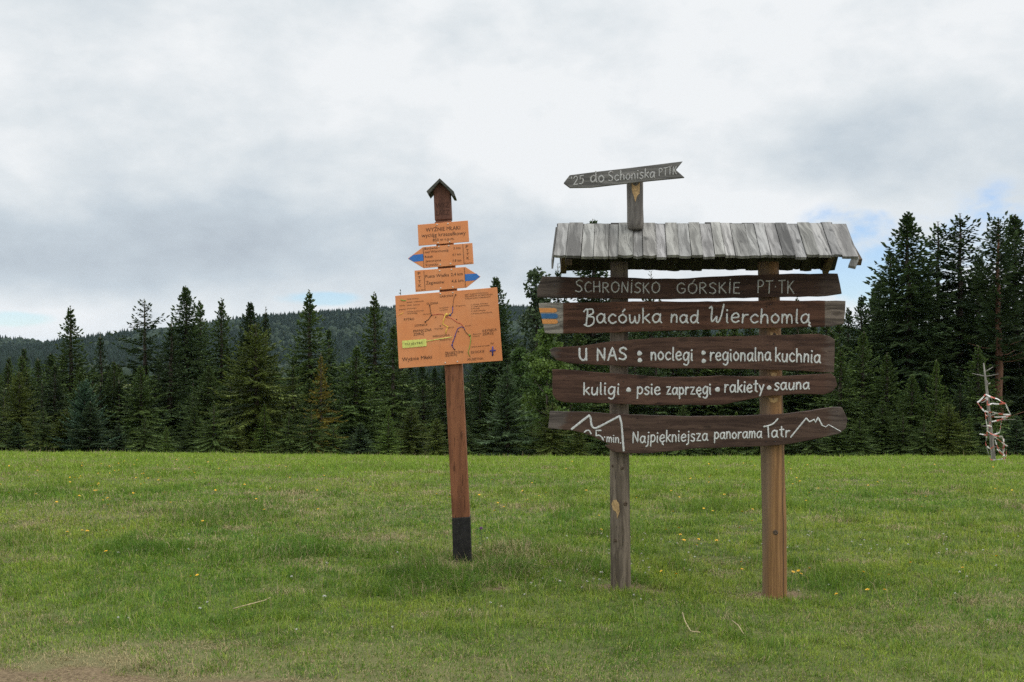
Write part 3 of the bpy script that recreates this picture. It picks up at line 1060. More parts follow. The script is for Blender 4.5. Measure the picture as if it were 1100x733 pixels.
# ------------------------------------------------------------------ handwriting
SM, LN, DOT = 's', 'l', 'd'
_bowl = (SM, [(.47, .50), (.30, .62), (.09, .47), (.05, .22), (.18, .01), (.37, .10), (.47, .36)])
G = {
    'a': (.58, [_bowl, (LN, [(.49, .60), (.47, .10), (.56, .0)])]),
    'c': (.50, [(SM, [(.45, .50), (.28, .62), (.07, .42), (.07, .18), (.25, .0), (.47, .10)])]),
    'd': (.58, [_bowl, (LN, [(.50, 1.0), (.48, .08), (.56, .0)])]),
    'e': (.53, [(SM, [(.06, .31), (.44, .37), (.41, .57), (.25, .63), (.06, .42), (.08, .14), (.26, .0), (.48, .10)])]),
    'g': (.57, [_bowl, (SM, [(.49, .60), (.48, .1), (.46, -.2), (.30, -.37), (.08, -.28)])]),
    'h': (.53, [(LN, [(.07, 1.0), (.06, .0)]), (SM, [(.07, .33), (.22, .60), (.40, .52), (.44, .25), (.45, .0)])]),
    'i': (.20, [(LN, [(.08, .60), (.07, .06), (.13, .0)]), (DOT, [(.09, .86)])]),
    'j': (.24, [(SM, [(.14, .60), (.13, .1), (.10, -.22), (-.06, -.34)]), (DOT, [(.15, .86)])]),
    'k': (.48, [(LN, [(.07, 1.0), (.06, .0)]), (LN, [(.42, .60), (.09, .27)]), (LN, [(.17, .34), (.45, .0)])]),
    'l': (.21, [(LN, [(.08, 1.0), (.07, .06), (.14, .0)])]),
    'm': (.73, [(LN, [(.07, .62), (.06, .0)]), (SM, [(.07, .38), (.20, .61), (.33, .48), (.34, .0)]), (SM, [(.35, .38), (.48, .61), (.62, .48), (.64, .0)])]),
    'n': (.51, [(LN, [(.07, .62), (.06, .0)]), (SM, [(.07, .36), (.23, .61), (.40, .48), (.42, .0)])]),
    'o': (.52, [(SM, [(.27, .62), (.07, .45), (.06, .18), (.25, .0), (.44, .16), (.45, .42), (.24, .63)])]),
    'p': (.52, [(LN, [(.07, .62), (.06, -.36)]), (SM, [(.08, .45), (.25, .62), (.45, .45), (.43, .15), (.25, .02), (.08, .14)])]),
    'r': (.40, [(LN, [(.07, .62), (.06, .0)]), (SM, [(.07, .34), (.20, .57), (.37, .58)])]),
    's': (.45, [(SM, [(.40, .54), (.24, .63), (.08, .50), (.20, .34), (.38, .22), (.33, .04), (.18, -.01), (.04, .08)])]),
    't': (.40, [(LN, [(.18, .92), (.18, .10), (.31, .0)]), (LN, [(.02, .62), (.37, .65)])]),
    'u': (.54, [(SM, [(.07, .60), (.06, .2), (.18, .0), (.36, .10), (.45, .35)]), (LN, [(.46, .60), (.46, .0)])]),
    'w': (.66, [(SM, [(.05, .62), (.07, .15), (.18, .01), (.33, .22), (.36, .50)]), (SM, [(.36, .45), (.38, .1), (.50, .01), (.60, .25), (.62, .62)])]),
    'y': (.49, [(LN, [(.05, .60), (.23, .08)]), (LN, [(.45, .62), (.20, -.02), (.07, -.34)])]),
    'z': (.50, [(LN, [(.05, .60), (.42, .61), (.06, .02), (.46, .01)])]),
    'S': (.62, [(SM, [(.55, .86), (.36, 1.0), (.12, .86), (.16, .62), (.42, .44), (.52, .2), (.34, .0), (.06, .08)])]),
    'C': (.62, [(SM, [(.56, .86), (.36, 1.0), (.10, .74), (.08, .3), (.28, .0), (.58, .12)])]),
    'H': (.66, [(LN, [(.09, 1.0), (.08, .0)]), (LN, [(.56, 1.0), (.57, .0)]), (LN, [(.09, .50), (.56, .53)])]),
    'R': (.62, [(LN, [(.09, .98), (.08, .0)]), (SM, [(.09, .98), (.36, 1.0), (.52, .78), (.36, .54), (.12, .50)]), (LN, [(.24, .5), (.56, .0)])]),
    'O': (.74, [(SM, [(.38, 1.0), (.11, .78), (.09, .26), (.36, .0), (.64, .24), (.64, .76), (.34, 1.0)])]),
    'N': (.68, [(LN, [(.09, .0), (.10, 1.0), (.56, .02), (.58, 1.0)])]),
    'I': (.22, [(LN, [(.11, .98), (.10, .0)]), (DOT, [(.12, 1.22)])]),
    'K': (.62, [(LN, [(.09, 1.0), (.08, .0)]), (LN, [(.52, 1.0), (.11, .46)]), (LN, [(.20, .56), (.56, .0)])]),
    'G': (.72, [(SM, [(.60, .82), (.38, 1.0), (.10, .74), (.10, .26), (.36, .0), (.62, .18), (.63, .44)]), (LN, [(.63, .46), (.40, .46)])]),
    'E': (.56, [(LN, [(.50, .98), (.10, .97), (.09, .02), (.52, .0)]), (LN, [(.10, .52), (.44, .53)])]),
    'P': (.58, [(LN, [(.10, .98), (.09, .0)]), (SM, [(.10, .98), (.36, 1.0), (.52, .76), (.36, .52), (.12, .48)])]),
    'T': (.58, [(LN, [(.02, .97), (.56, 1.0)]), (LN, [(.30, .97), (.29, .0)])]),
    'B': (.64, [(SM, [(.02, .84), (.16, 1.0), (.24, .9), (.20, .4), (.14, -.12)]), (SM, [(.20, .98), (.50, 1.0), (.56, .74), (.24, .52)]), (SM, [(.24, .50), (.58, .42), (.56, .0), (.26, -.20), (.04, -.08)])]),
    'W': (.92, [(SM, [(.02, 1.02), (.13, 1.12), (.18, .92), (.16, .3), (.22, .06), (.38, .26), (.47, .42)]), (SM, [(.47, .42), (.48, .08), (.58, .02), (.72, .4), (.86, 1.30)])]),
    'U': (.66, [(SM, [(.09, 1.0), (.09, .30), (.30, .0), (.50, .14), (.55, .45)]), (LN, [(.56, 1.0), (.56, .02)])]),
    'A': (.66, [(LN, [(.04, .0), (.32, 1.0), (.62, .0)]), (LN, [(.16, .34), (.52, .36)])]),
    '2': (.52, [(SM, [(.06, .78), (.22, 1.0), (.44, .84), (.36, .5), (.07, .02)]), (LN, [(.07, .02), (.50, .04)])]),
    '5': (.50, [(LN, [(.44, .98), (.12, .96), (.10, .58)]), (SM, [(.10, .58), (.34, .64), (.44, .34), (.28, .02), (.04, .06)])]),
    "'": (.20, [(LN, [(.10, 1.0), (.08, .82)])]),
    '.': (.18, [(DOT, [(.08, .02)])]),
    '-': (.24, [(DOT, [(.10, .52)])]),
    ' ': (.36, []),
}
G['ą'] = (.62, G['a'][1] + [(SM, [(.56, .0), (.50, -.14), (.60, -.22)])])
G['ę'] = (.54, G['e'][1] + [(SM, [(.36, .02), (.28, -.14), (.40, -.22)])])
G['ó'] = (.52, G['o'][1] + [(LN, [(.26, .80), (.38, .98)])])
G['Ó'] = (.74, G['O'][1] + [(LN, [(.40, 1.14), (.52, 1.34)])])


def catmull(p, k=5):
    p = [Vector((a[0], a[1])) for a in p]
    q = [p[0] * 2 - p[1]] + p + [p[-1] * 2 - p[-2]]
    out = []
    for i in range(1, len(q) - 2):
        for j in range(k):
            t = j / k
            a, b, c, d = q[i - 1], q[i], q[i + 1], q[i + 2]
            out.append(0.5 * ((2 * b) + (c - a) * t + (2 * a - 5 * b + 4 * c - d) * t * t + (3 * b - a - 3 * c + d) * t ** 3))
    out.append(p[-1])
    return [(v.x, v.y) for v in out]


hrng = random.Random(12)
YAX = Vector((0, 1, 0))


def brush(mb, pts, d, w, ends=(0.7, 0.85)):
    """one brush stroke of paint lying on a board face; pts in photo pixels, w = stroke width in pixels"""
    P = []
    for i, p in enumerate(pts):
        if i and math.hypot(p[0] - pts[i - 1][0], p[1] - pts[i - 1][1]) < 1e-4:
            continue
        P.append(p)
    # split long straight runs so that the width can waver
    Q = [P[0]]
    for a, b in zip(P, P[1:]):
        L = math.hypot(b[0] - a[0], b[1] - a[1])
        n = max(1, int(L / (w * 1.2)))
        for j in range(1, n + 1):
            Q.append((a[0] + (b[0] - a[0]) * j / n, a[1] + (b[1] - a[1]) * j / n))
    r = w * d / F / 2
    rr = [r * hrng.uniform(0.85, 1.12) for _ in Q]
    pts3 = [px2w(x, y, d) for x, y in Q]
    # rounded ends
    t0 = (pts3[0] - pts3[1]).normalized()
    t1 = (pts3[-1] - pts3[-2]).normalized()
    pts3 = [pts3[0] + t0 * r * 0.8, pts3[0] + t0 * r * 0.45] + pts3 + [pts3[-1] + t1 * r * 0.45, pts3[-1] + t1 * r * 0.8]
    rr = [r * 0.3, r * 0.8] + rr + [r * 0.8, r * 0.3]
    mb.tube(pts3, rr, 8, squash=(YAX, min(1, 0.0022 / r)))


def blot(mb, x, y, d, r):
    c = px2w(x, y, d)
    rr = r * d / F
    vs, fs = [], []
    n = 14
    for ring, (fr, fy) in enumerate(((1, 0.001), (0.95, -0.0012), (0.6, -0.0022))):
        for k in range(n):
            a = 2 * math.pi * k / n
            j = 1 + 0.08 * math.sin(3 * a + x)
            vs.append(c + Vector((math.cos(a) * rr * fr * j, fy, math.sin(a) * rr * fr * j)))
    for ring in (0, 1):
        for k in range(n):
            fs.append([ring * n + k, ring * n + (k + 1) % n, (ring + 1) * n + (k + 1) % n, (ring + 1) * n + k])
    fs.append([2 * n + k for k in range(n)])
    mb.add(vs, fs, 0, True)


def hand(mb, s, x0, x1, yb0, yb1, em, d, w, first=1.0):
    """hand lettering from photo pixel x0 to x1, baseline running from yb0 to yb1, cap height em pixels"""
    tot = sum(G[ch][0] * (first if i == 0 else 1) for i, ch in enumerate(s)) + 0.10 * (len(s) - 1)
    k = (x1 - x0) / tot
    x = 0.0
    for i, ch in enumerate(s):
        wd, strokes = G[ch]
        e = em * (first if i == 0 else 1)
        kk = k * (first if i == 0 else 1)
        jy = hrng.uniform(-0.03, 0.03) * em
        je = hrng.uniform(0.95, 1.06)
        sl = hrng.uniform(-0.03, 0.05)

        def T(p):
            X = x0 + x * k + (p[0] + sl * p[1]) * kk
            yb = yb0 + (yb1 - yb0) * (X - x0) / (x1 - x0)
            return (X, yb + jy - p[1] * e * je)
        for typ, pts in strokes:
            if typ == DOT:
                X, Y = T(pts[0])
                blot(mb, X, Y, d - 0.0003 * hrng.random(), w * 0.62)
            else:
                pp = catmull(pts) if typ == SM else pts
                brush(mb, [T(p) for p in pp], d, w)
        x += wd * (first if i == 0 else 1) + 0.10


# ------------------------------------------------------------------ the brown board sign with its plank roof
DP = 7.40                                  # distance to the post centres
ORG = Vector(((745 - CX) * DP / F, DP, g1((745 - CX) * DP / F, DP)))
sign = empty('wooden_signboard', ORG, 'brown plank signboard with five lettered boards under a grey plank roof on two logs', 'signboard')


def lx(px, d):
    return (px - CX) * d / F - ORG.x


def worn_paint(name, col, thr):
    m, N, b = material(name, 0.65, 0.25)
    tc = N.new('ShaderNodeTexCoord')
    O = tc.outputs['Object']
    n = N.noise(O, 60, 4, 0.6)
    n2 = N.noise(N.mapping(O, (25, 200, 200)), 1, 3, 0.6)
    c = N.mix(N.smooth(n, 0.3, 0.7), tuple(q * 0.8 for q in col), tuple(min(1, q * 1.12) for q in col))
    w = N.smooth(N.m('ADD', N.m('MULTIPLY', n, 0.45), N.m('MULTIPLY', n2, 0.55)), thr, thr + 0.07)
    N.put(b.inputs['Base Color'], N.mix(N.m('MULTIPLY', w, 0.8), c, (0.12, 0.09, 0.075)))
    bump(N, b, n2, 0.4, 0.002)
    return m


M['paint'] = worn_paint('white_paint', (0.60, 0.60, 0.575), 0.57)
M['paint_grey'] = worn_paint('thin_white_paint', (0.42, 0.41, 0.39), 0.53)
M['orange_paint'] = plain('orange_paint', (0.62, 0.26, 0.075), 0.6, 0.12, 60)
M['blue_paint'] = plain('blue_paint', (0.035, 0.12, 0.26), 0.6, 0.12, 60)
M['log_left'] = wood('weathered_log', (0.088, 0.067, 0.048), (0.20, 0.157, 0.118), 'z', 0.9, knots=0.8)
M['knot'] = plain('knot_wood', (0.085, 0.058, 0.038), 0.8, 0.45, 90)
M['chip'] = plain('fresh_wood', (0.42, 0.27, 0.125), 0.7, 0.25, 50)


def log_right_mat():
    m, N, b = material('debarked_log', 0.65, 0.3)
    tc = N.new('ShaderNodeTexCoord')
    O = tc.outputs['Object']
    g = N.noise(N.mapping(O, (40, 40, 1.2)), 1, 5, 0.6)
    f = N.noise(N.mapping(O, (160, 160, 4)), 1, 3)
    big = N.noise(N.mapping(O, (3, 3, 1.4)), 1, 4)
    c = N.mix(N.smooth(g, 0.35, 0.65), (0.19, 0.095, 0.037), (0.33, 0.175, 0.072))
    sx = N.new('ShaderNodeSeparateXYZ')
    N.t.links.new(O, sx.inputs[0])
    # greyer brown towards the left side
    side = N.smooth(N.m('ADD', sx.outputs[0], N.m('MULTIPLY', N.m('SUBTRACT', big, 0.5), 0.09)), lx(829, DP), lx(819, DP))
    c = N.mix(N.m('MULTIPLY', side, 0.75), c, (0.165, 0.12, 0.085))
    # drying crack
    cx = N.m('ABSOLUTE', N.m('SUBTRACT', sx.outputs[0], N.m('ADD', lx(838.5, DP), N.m('MULTIPLY', N.m('SUBTRACT', N.noise(N.mapping(O, (0, 0, 2.2)), 1, 3), 0.5), 0.03))))
    cr = N.smooth(cx, 0.0055, 0.0025)
    c = N.mix(N.m('MULTIPLY', cr, 0.85), c, (0.03, 0.02, 0.012))
    c = N.mix(N.m('MULTIPLY', N.smooth(f, 0.42, 0.30), 0.55), c, (0.09, 0.05, 0.025))
    N.put(b.inputs['Base Color'], c)
    bump(N, b, N.m('SUBTRACT', g, N.m('MULTIPLY', cr, 1.5)), 0.4, 0.004)
    return m


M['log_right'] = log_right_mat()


def log_post(name, pxs, pys, rpx, mat, d, seed, knots=(), chips=(), sides=24):
    """a round log following the photo's post axis from top to bottom"""
    rng = random.Random(seed)
    mb = MB(ORG)
    n = 40
    vs, fs = [], []
    zt = px2w(0, pys[0], d).z
    zb = px2w(0, pys[-1], d).z
    for i in range(n + 1):
        f = i / n
        py = pys[0] + (pys[-1] - pys[0]) * f
        cx = float(np.interp(py, pys, pxs))
        r = float(np.interp(py, pys, rpx)) * d / F
        c = px2w(cx, py, d)
        for k in range(sides):
            a = 2 * math.pi * k / sides
            rr = r * (1 + 0.035 * math.sin(2 * a + seed + f * 2) + 0.02 * math.sin(5 * a + f * 9 + seed) + rng.uniform(-.008, .008))
            vs.append(c + Vector((math.cos(a) * rr, math.sin(a) * rr, 0)))
    for i in range(n):
        for k in range(sides):
            k2 = (k + 1) % sides
            fs.append([i * sides + k, i * sides + k2, (i + 1) * sides + k2, (i + 1) * sides + k][::-1])
    fs.append([k for k in range(sides)])
    fs.append([n * sides + k for k in range(sides)][::-1])
    mb.add(vs, fs, 0, True)
    for kx, ky, kr in knots:
        c0x = float(np.interp(ky, pys, pxs))
        r = float(np.interp(ky, pys, rpx)) * d / F
        off = (kx - c0x) * d / F
        off = max(-r * .97, min(r * .97, off))
        c = px2w(c0x, ky, d) + Vector((off, -math.sqrt(max(0, r * r - off * off)), 0))
        nrm = Vector((off, -math.sqrt(max(0, r * r - off * off)), 0)).normalized()
        rr = kr * d / F
        mb.tube([c - nrm * .02, c + nrm * .001, c + nrm * .004, c + nrm * .003], [rr * 1.2, rr * 1.1, rr * .8, rr * .5], 10, 1)
    for poly in chips:
        cxm = sum(p[0] for p in poly) / len(poly)
        cym = sum(p[1] for p in poly) / len(poly)
        vsc = []
        for qx, qy in [(cxm, cym)] + list(poly):
            c0x = float(np.interp(qy, pys, pxs))
            r = float(np.interp(qy, pys, rpx)) * d / F
            off = max(-r * .98, min(r * .98, (qx - c0x) * d / F))
            h = math.sqrt(max(0, r * r - off * off))
            k = 1.045 if (qx, qy) == (cxm, cym) else 1.012
            vsc.append(px2w(c0x, qy, d) + Vector((off * k, -h * k - .002, 0)))
        m_ = len(poly)
        mb.add(vsc, [[0, 1 + i, 1 + (i + 1) % m_] for i in range(m_)], 2)
    return mb.build(name, [mat, M['knot'], M['chip']], sign)


log_post('post', [665, 665, 666, 667], [282, 400, 560, 660], [9.2, 9.6, 10.4, 10.8], M['log_left'], DP, 1,
         knots=[(667.5, 502, 1.6), (671, 540, 2.4), (660, 579, 1.7), (657.5, 500, 1.4), (667, 372, 2)],
         chips=[[(656.5, 541), (658, 536.5), (661, 535.5), (664, 540), (664.5, 548), (662, 556), (661.5, 549), (658, 547)]])
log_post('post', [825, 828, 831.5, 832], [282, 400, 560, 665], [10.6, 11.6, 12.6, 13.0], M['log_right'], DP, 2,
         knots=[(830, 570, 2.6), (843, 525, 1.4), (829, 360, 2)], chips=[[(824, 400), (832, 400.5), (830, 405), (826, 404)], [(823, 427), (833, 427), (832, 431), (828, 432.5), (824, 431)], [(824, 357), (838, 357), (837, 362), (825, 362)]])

DB = DP - 0.125                            # front face of the boards
DBT = 0.042


def board(poly, ends, th=DBT, d=DB, dark=(0.036, 0.020, 0.014), light=(0.086, 0.050, 0.035), endcol=(0.16, 0.145, 0.125), knots=0.5, label=None):
    nm = 'board'
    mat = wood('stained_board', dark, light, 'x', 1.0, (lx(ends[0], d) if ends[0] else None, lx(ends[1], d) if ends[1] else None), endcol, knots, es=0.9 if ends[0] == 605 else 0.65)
    mb = MB(ORG)
    # a little chatter along the hewn outline
    rng = random.Random(len(poly) * 7 + int(poly[0][1]))
    out = []
    for a, b in zip(poly, poly[1:] + poly[:1]):
        L = math.hypot(b[0] - a[0], b[1] - a[1])
        n = max(1, int(L / 9))
        for j in range(n):
            f = j / n
            jx = 0 if j == 0 else rng.uniform(-.25, .25)
            out.append((a[0] + (b[0] - a[0]) * f + jx, a[1] + (b[1] - a[1]) * f + (0 if j == 0 else rng.uniform(-.35, .35))))
    mb.prism(out, d, th)
    o = mb.build(nm, mat, sign, bevel=0.004)
    if label:
        o['label'] = label
    return o


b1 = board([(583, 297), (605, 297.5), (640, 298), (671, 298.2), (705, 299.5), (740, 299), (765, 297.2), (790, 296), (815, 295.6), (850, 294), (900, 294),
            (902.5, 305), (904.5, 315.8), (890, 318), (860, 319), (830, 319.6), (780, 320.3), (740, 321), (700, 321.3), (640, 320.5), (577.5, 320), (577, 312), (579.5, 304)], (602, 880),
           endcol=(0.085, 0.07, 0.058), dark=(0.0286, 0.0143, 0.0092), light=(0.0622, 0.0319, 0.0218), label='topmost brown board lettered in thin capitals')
b2 = board([(578.5, 325.8), (605, 325.3), (640, 325), (680, 323.8), (740, 324.2), (800, 323.4), (850, 323), (908.5, 323.4), (908, 336), (906.5, 348), (893, 351), (850, 352), (800, 353.2),
            (740, 355), (690, 356.3), (640, 358), (590, 358.6), (585.5, 358), (583, 345), (580, 335)], (605, 886),
           dark=(0.0403, 0.0168, 0.0092), light=(0.1058, 0.0479, 0.0286), endcol=(0.22, 0.2, 0.17), label='second brown board with bare ends and orange and blue stripes')
b3 = board([(590.5, 376), (595, 373.4), (610, 372.4), (625, 371.6), (645, 368.4), (680, 364.8), (715, 362.8), (740, 362.2), (790, 361.2), (850, 359.8), (880, 358.8), (891, 361.2), (896.8, 365),
            (896.5, 385), (896, 400.5), (870, 399.2), (840, 398), (800, 396.6), (750, 396), (720, 396.4), (690, 394.5), (650, 392.6), (612, 390.4), (598, 387), (592.5, 381.5)], (597, 887),
           endcol=(0.12, 0.1, 0.085), dark=(0.0445, 0.0218, 0.0143), light=(0.1008, 0.0529, 0.0353), label='middle brown board pointed at its left end')
b4 = board([(593.5, 397), (607, 397), (640, 400), (670, 402), (710, 405.2), (740, 405.2), (775, 403.6), (800, 404.6), (840, 404.2), (870, 402.6), (893, 401), (897.5, 405.5), (899.6, 414.5), (894, 421),
            (885, 424.2), (860, 423.6), (820, 426), (800, 430), (780, 434.6), (765, 435.6), (740, 435), (700, 435.6), (660, 434), (640, 433), (607, 432.6), (598, 430), (593.8, 424)], (None, 890),
           endcol=(0.09, 0.06, 0.045), dark=(0.0462, 0.0218, 0.0143), light=(0.1025, 0.0529, 0.0353), knots=0.75)
b5 = board([(591, 442), (625, 442.6), (660, 445), (700, 446.6), (740, 447.6), (790, 447), (840, 445), (870, 441.6), (895, 437.6), (904.5, 437.6), (910.5, 450), (909, 460), (902, 466), (880, 471),
            (850, 477), (820, 479.6), (780, 481), (745, 482), (725, 484.6), (700, 487), (672, 487.2), (658, 485.5), (650, 479), (655, 477.8), (646, 473.6), (638, 469.6), (626, 465.2), (614, 462.6), (600, 461.4), (589, 460.6)],
           (608, 893), endcol=(0.115, 0.1, 0.088), dark=(0.0403, 0.0218, 0.0151), light=(0.0890, 0.0529, 0.0370), label='lowest brown board with a broken lower left corner and painted peaks')

# lettering of the five boards
def word(parent, mat, *a):
    mb = MB(ORG)
    hand(mb, *a)
    mb.build('lettering', mat, parent)


def bullet(parent, mat, *a):
    mb = MB(ORG)
    blot(mb, *a)
    mb.build('bullet', mat, parent)


DT = DB - 0.0008
word(b1, M['paint_grey'], 'SCHRONISKO', 617.5, 709, 313.6, 315, 11.0, DT, 1.45, 1.12)
word(b1, M['paint_grey'], 'GÓRSKIE', 726.5, 795, 315.2, 315, 11.2, DT, 1.45)
word(b1, M['paint_grey'], 'PT-TK', 813, 853.5, 315, 315, 13, DT, 1.35)
word(b2, M['paint'], 'Bacówka', 627, 711, 347.6, 347, 15, DT, 1.9)
word(b2, M['paint'], 'nad', 720, 750.5, 346.6, 347, 14, DT, 1.9)
word(b2, M['paint'], 'Wierchomlą', 761, 871, 346.6, 347.3, 15, DT, 1.9)
mb = MB(ORG)
for (y, th_, mi, x0, x1) in ((333.4, 4.7, 1, 581, 598), (339.6, 5.2, 0, 583, 599), (345.6, 4.7, 1, 584, 599)):
    c = [(x0 - 2, y - th_ / 2), (x1 - 2, y - th_ / 2), (x1, y - th_ / 4), (x1 + .3, y + th_ / 4), (x1 - 1.5, y + th_ / 2), (x0 - 1, y + th_ / 2)]
    mb.prism(c, DB - 0.0016 - 0.0004 * mi, 0.003, mi)
mb.build('trail_stripes', [M['blue_paint'], M['orange_paint']], b2)
word(b3, M['paint'], 'U', 621.5, 631.5, 387, 387.2, 13, DT, 2.2)
word(b3, M['paint'], 'NAS', 640.5, 674, 387, 386.8, 13.2, DT, 2.2)
bullet(b3, M['paint'], 687, 379.8, DT, 2.7)
bullet(b3, M['paint'], 687.4, 387.2, DT, 2.5)
word(b3, M['paint'], 'noclegi', 699, 744.5, 387, 387.2, 13.4, DT, 1.9)
bullet(b3, M['paint'], 755.7, 379.2, DT, 2.4)
bullet(b3, M['paint'], 756, 388, DT, 2.4)
word(b3, M['paint'], 'regionalna', 762.5, 828.5, 387.6, 387.6, 13.6, DT, 1.8)
word(b3, M['paint'], 'kuchnia', 832.5, 881.5, 388.2, 390, 14, DT, 1.8)
word(b4, M['paint'], 'kuligi', 626.5, 665.5, 424.2, 424.2, 13, DT, 1.8)
bullet(b4, M['paint'], 675.3, 419, DT, 2.7)
word(b4, M['paint'], 'psie', 684, 709.5, 423.8, 423.8, 12.2, DT, 1.8)
word(b4, M['paint'], 'zaprzęgi', 715.5, 764, 424, 423.6, 12.2, DT, 1.8)
bullet(b4, M['paint'], 770.8, 418.6, DT, 2.7)
word(b4, M['paint'], 'rakiety', 778, 821, 421.8, 421, 12.4, DT, 1.8)
bullet(b4, M['paint'], 826.2, 416.8, DT, 2.5)
word(b4, M['paint'], 'sauna', 831.5, 869.5, 419.6, 417.8, 11.6, DT, 1.8)
mb = MB(ORG)
brush(mb, [(614.2, 461.2), (633, 446.4)], DT, 2.4)
brush(mb, catmull([(633, 446.6), (634.6, 450), (635, 455), (636.5, 458.8), (639.5, 460.2), (645, 458)]) + [(665.5, 447.2)], DT - 0.0003, 2.2)
brush(mb, [(665.6, 447.2), (667.6, 455), (668.8, 470), (670, 484.5)], DT - 0.0006, 2.2)
mb.build('painted_peak', M['paint'], b5)
mb = MB(ORG)
brush(mb, catmull([(627.8, 464.6), (630, 462.8), (632.8, 462.8), (635, 466.2)]), DT, 1.6)
brush(mb, [(645.5, 462.7), (640.4, 462.6), (640.4, 468.3)], DT, 1.7)
brush(mb, catmull([(640.6, 468.2), (644, 468), (647.2, 471), (648, 473)]), DT - 0.0003, 1.6)
mb.build('lettering', M['paint'], b5)
word(b5, M['paint'], '-min.', 648.5, 667.5, 474.6, 476.2, 8.6, DT, 1.3)
word(b5, M['paint'], 'Najpiękniejsza', 679, 760.5, 476, 473.4, 12, DT, 1.55)
word(b5, M['paint'], 'panorama', 767, 818.5, 471.8, 470.2, 10.6, DT, 1.55)
mb = MB(ORG)
brush(mb, catmull([(820.4, 458.6), (826, 457.4), (831, 455), (835.5, 450.2)]), DT, 1.7)
brush(mb, [(825, 458), (825.6, 470)], DT - 0.0003, 1.6)
mb.build('lettering', M['paint'], b5)
word(b5, M['paint'], 'atr', 828.5, 848.5, 470, 469.4, 11.5, DT, 1.6)
mb = MB(ORG)
brush(mb, [(849.4, 469.8), (866, 449.4)], DT, 1.7)
brush(mb, [(866, 449.4), (869.6, 453.4), (874.6, 450.8), (876, 454), (878.8, 448.6), (883, 457)], DT - 0.0003, 1.7)
brush(mb, [(883, 457), (887, 459), (890, 456.4), (903, 463.6)], DT - 0.0005, 1.0)
mb.build('painted_peak', M['paint'], b5)

# nails holding the boards
mb = MB(ORG)
for y in (304, 313, 331, 350, 370, 386, 409, 428, 455, 474):
    for x in (662, 669, 824, 831):
        c = px2w(x + hrng.uniform(-1.5, 1.5), y + hrng.uniform(-1, 1), DB)
        mb.tube([c + Vector((0, .004, 0)), c - Vector((0, .0025, 0))], [0.0045, 0.004], 8)
mb.build('nails', plain('rusty_nail', (0.03, 0.025, 0.022), 0.6), sign)

# plank roof
M['roof'] = wood('grey_roof_plank', (0.135, 0.13, 0.122), (0.31, 0.302, 0.285), 's', 0.9, knots=0.75, useattr=True)
M['roof_under_shade'] = wood('shaded_roof_plank', (0.022, 0.019, 0.017), (0.05, 0.044, 0.038), 's', 0.9, useattr=True)  # rear planks: shade of the underside put into a darker wood colour
RZ = 1.6 + (380 - 244) * DP / F                  # ridge height
ED, EZ = 0.40, 2.243                             # run of the slope, eave height
slope = math.atan2(RZ - EZ, ED)
rx0, rx1 = (599 - CX) * DP / F, (908.5 - CX) * DP / F


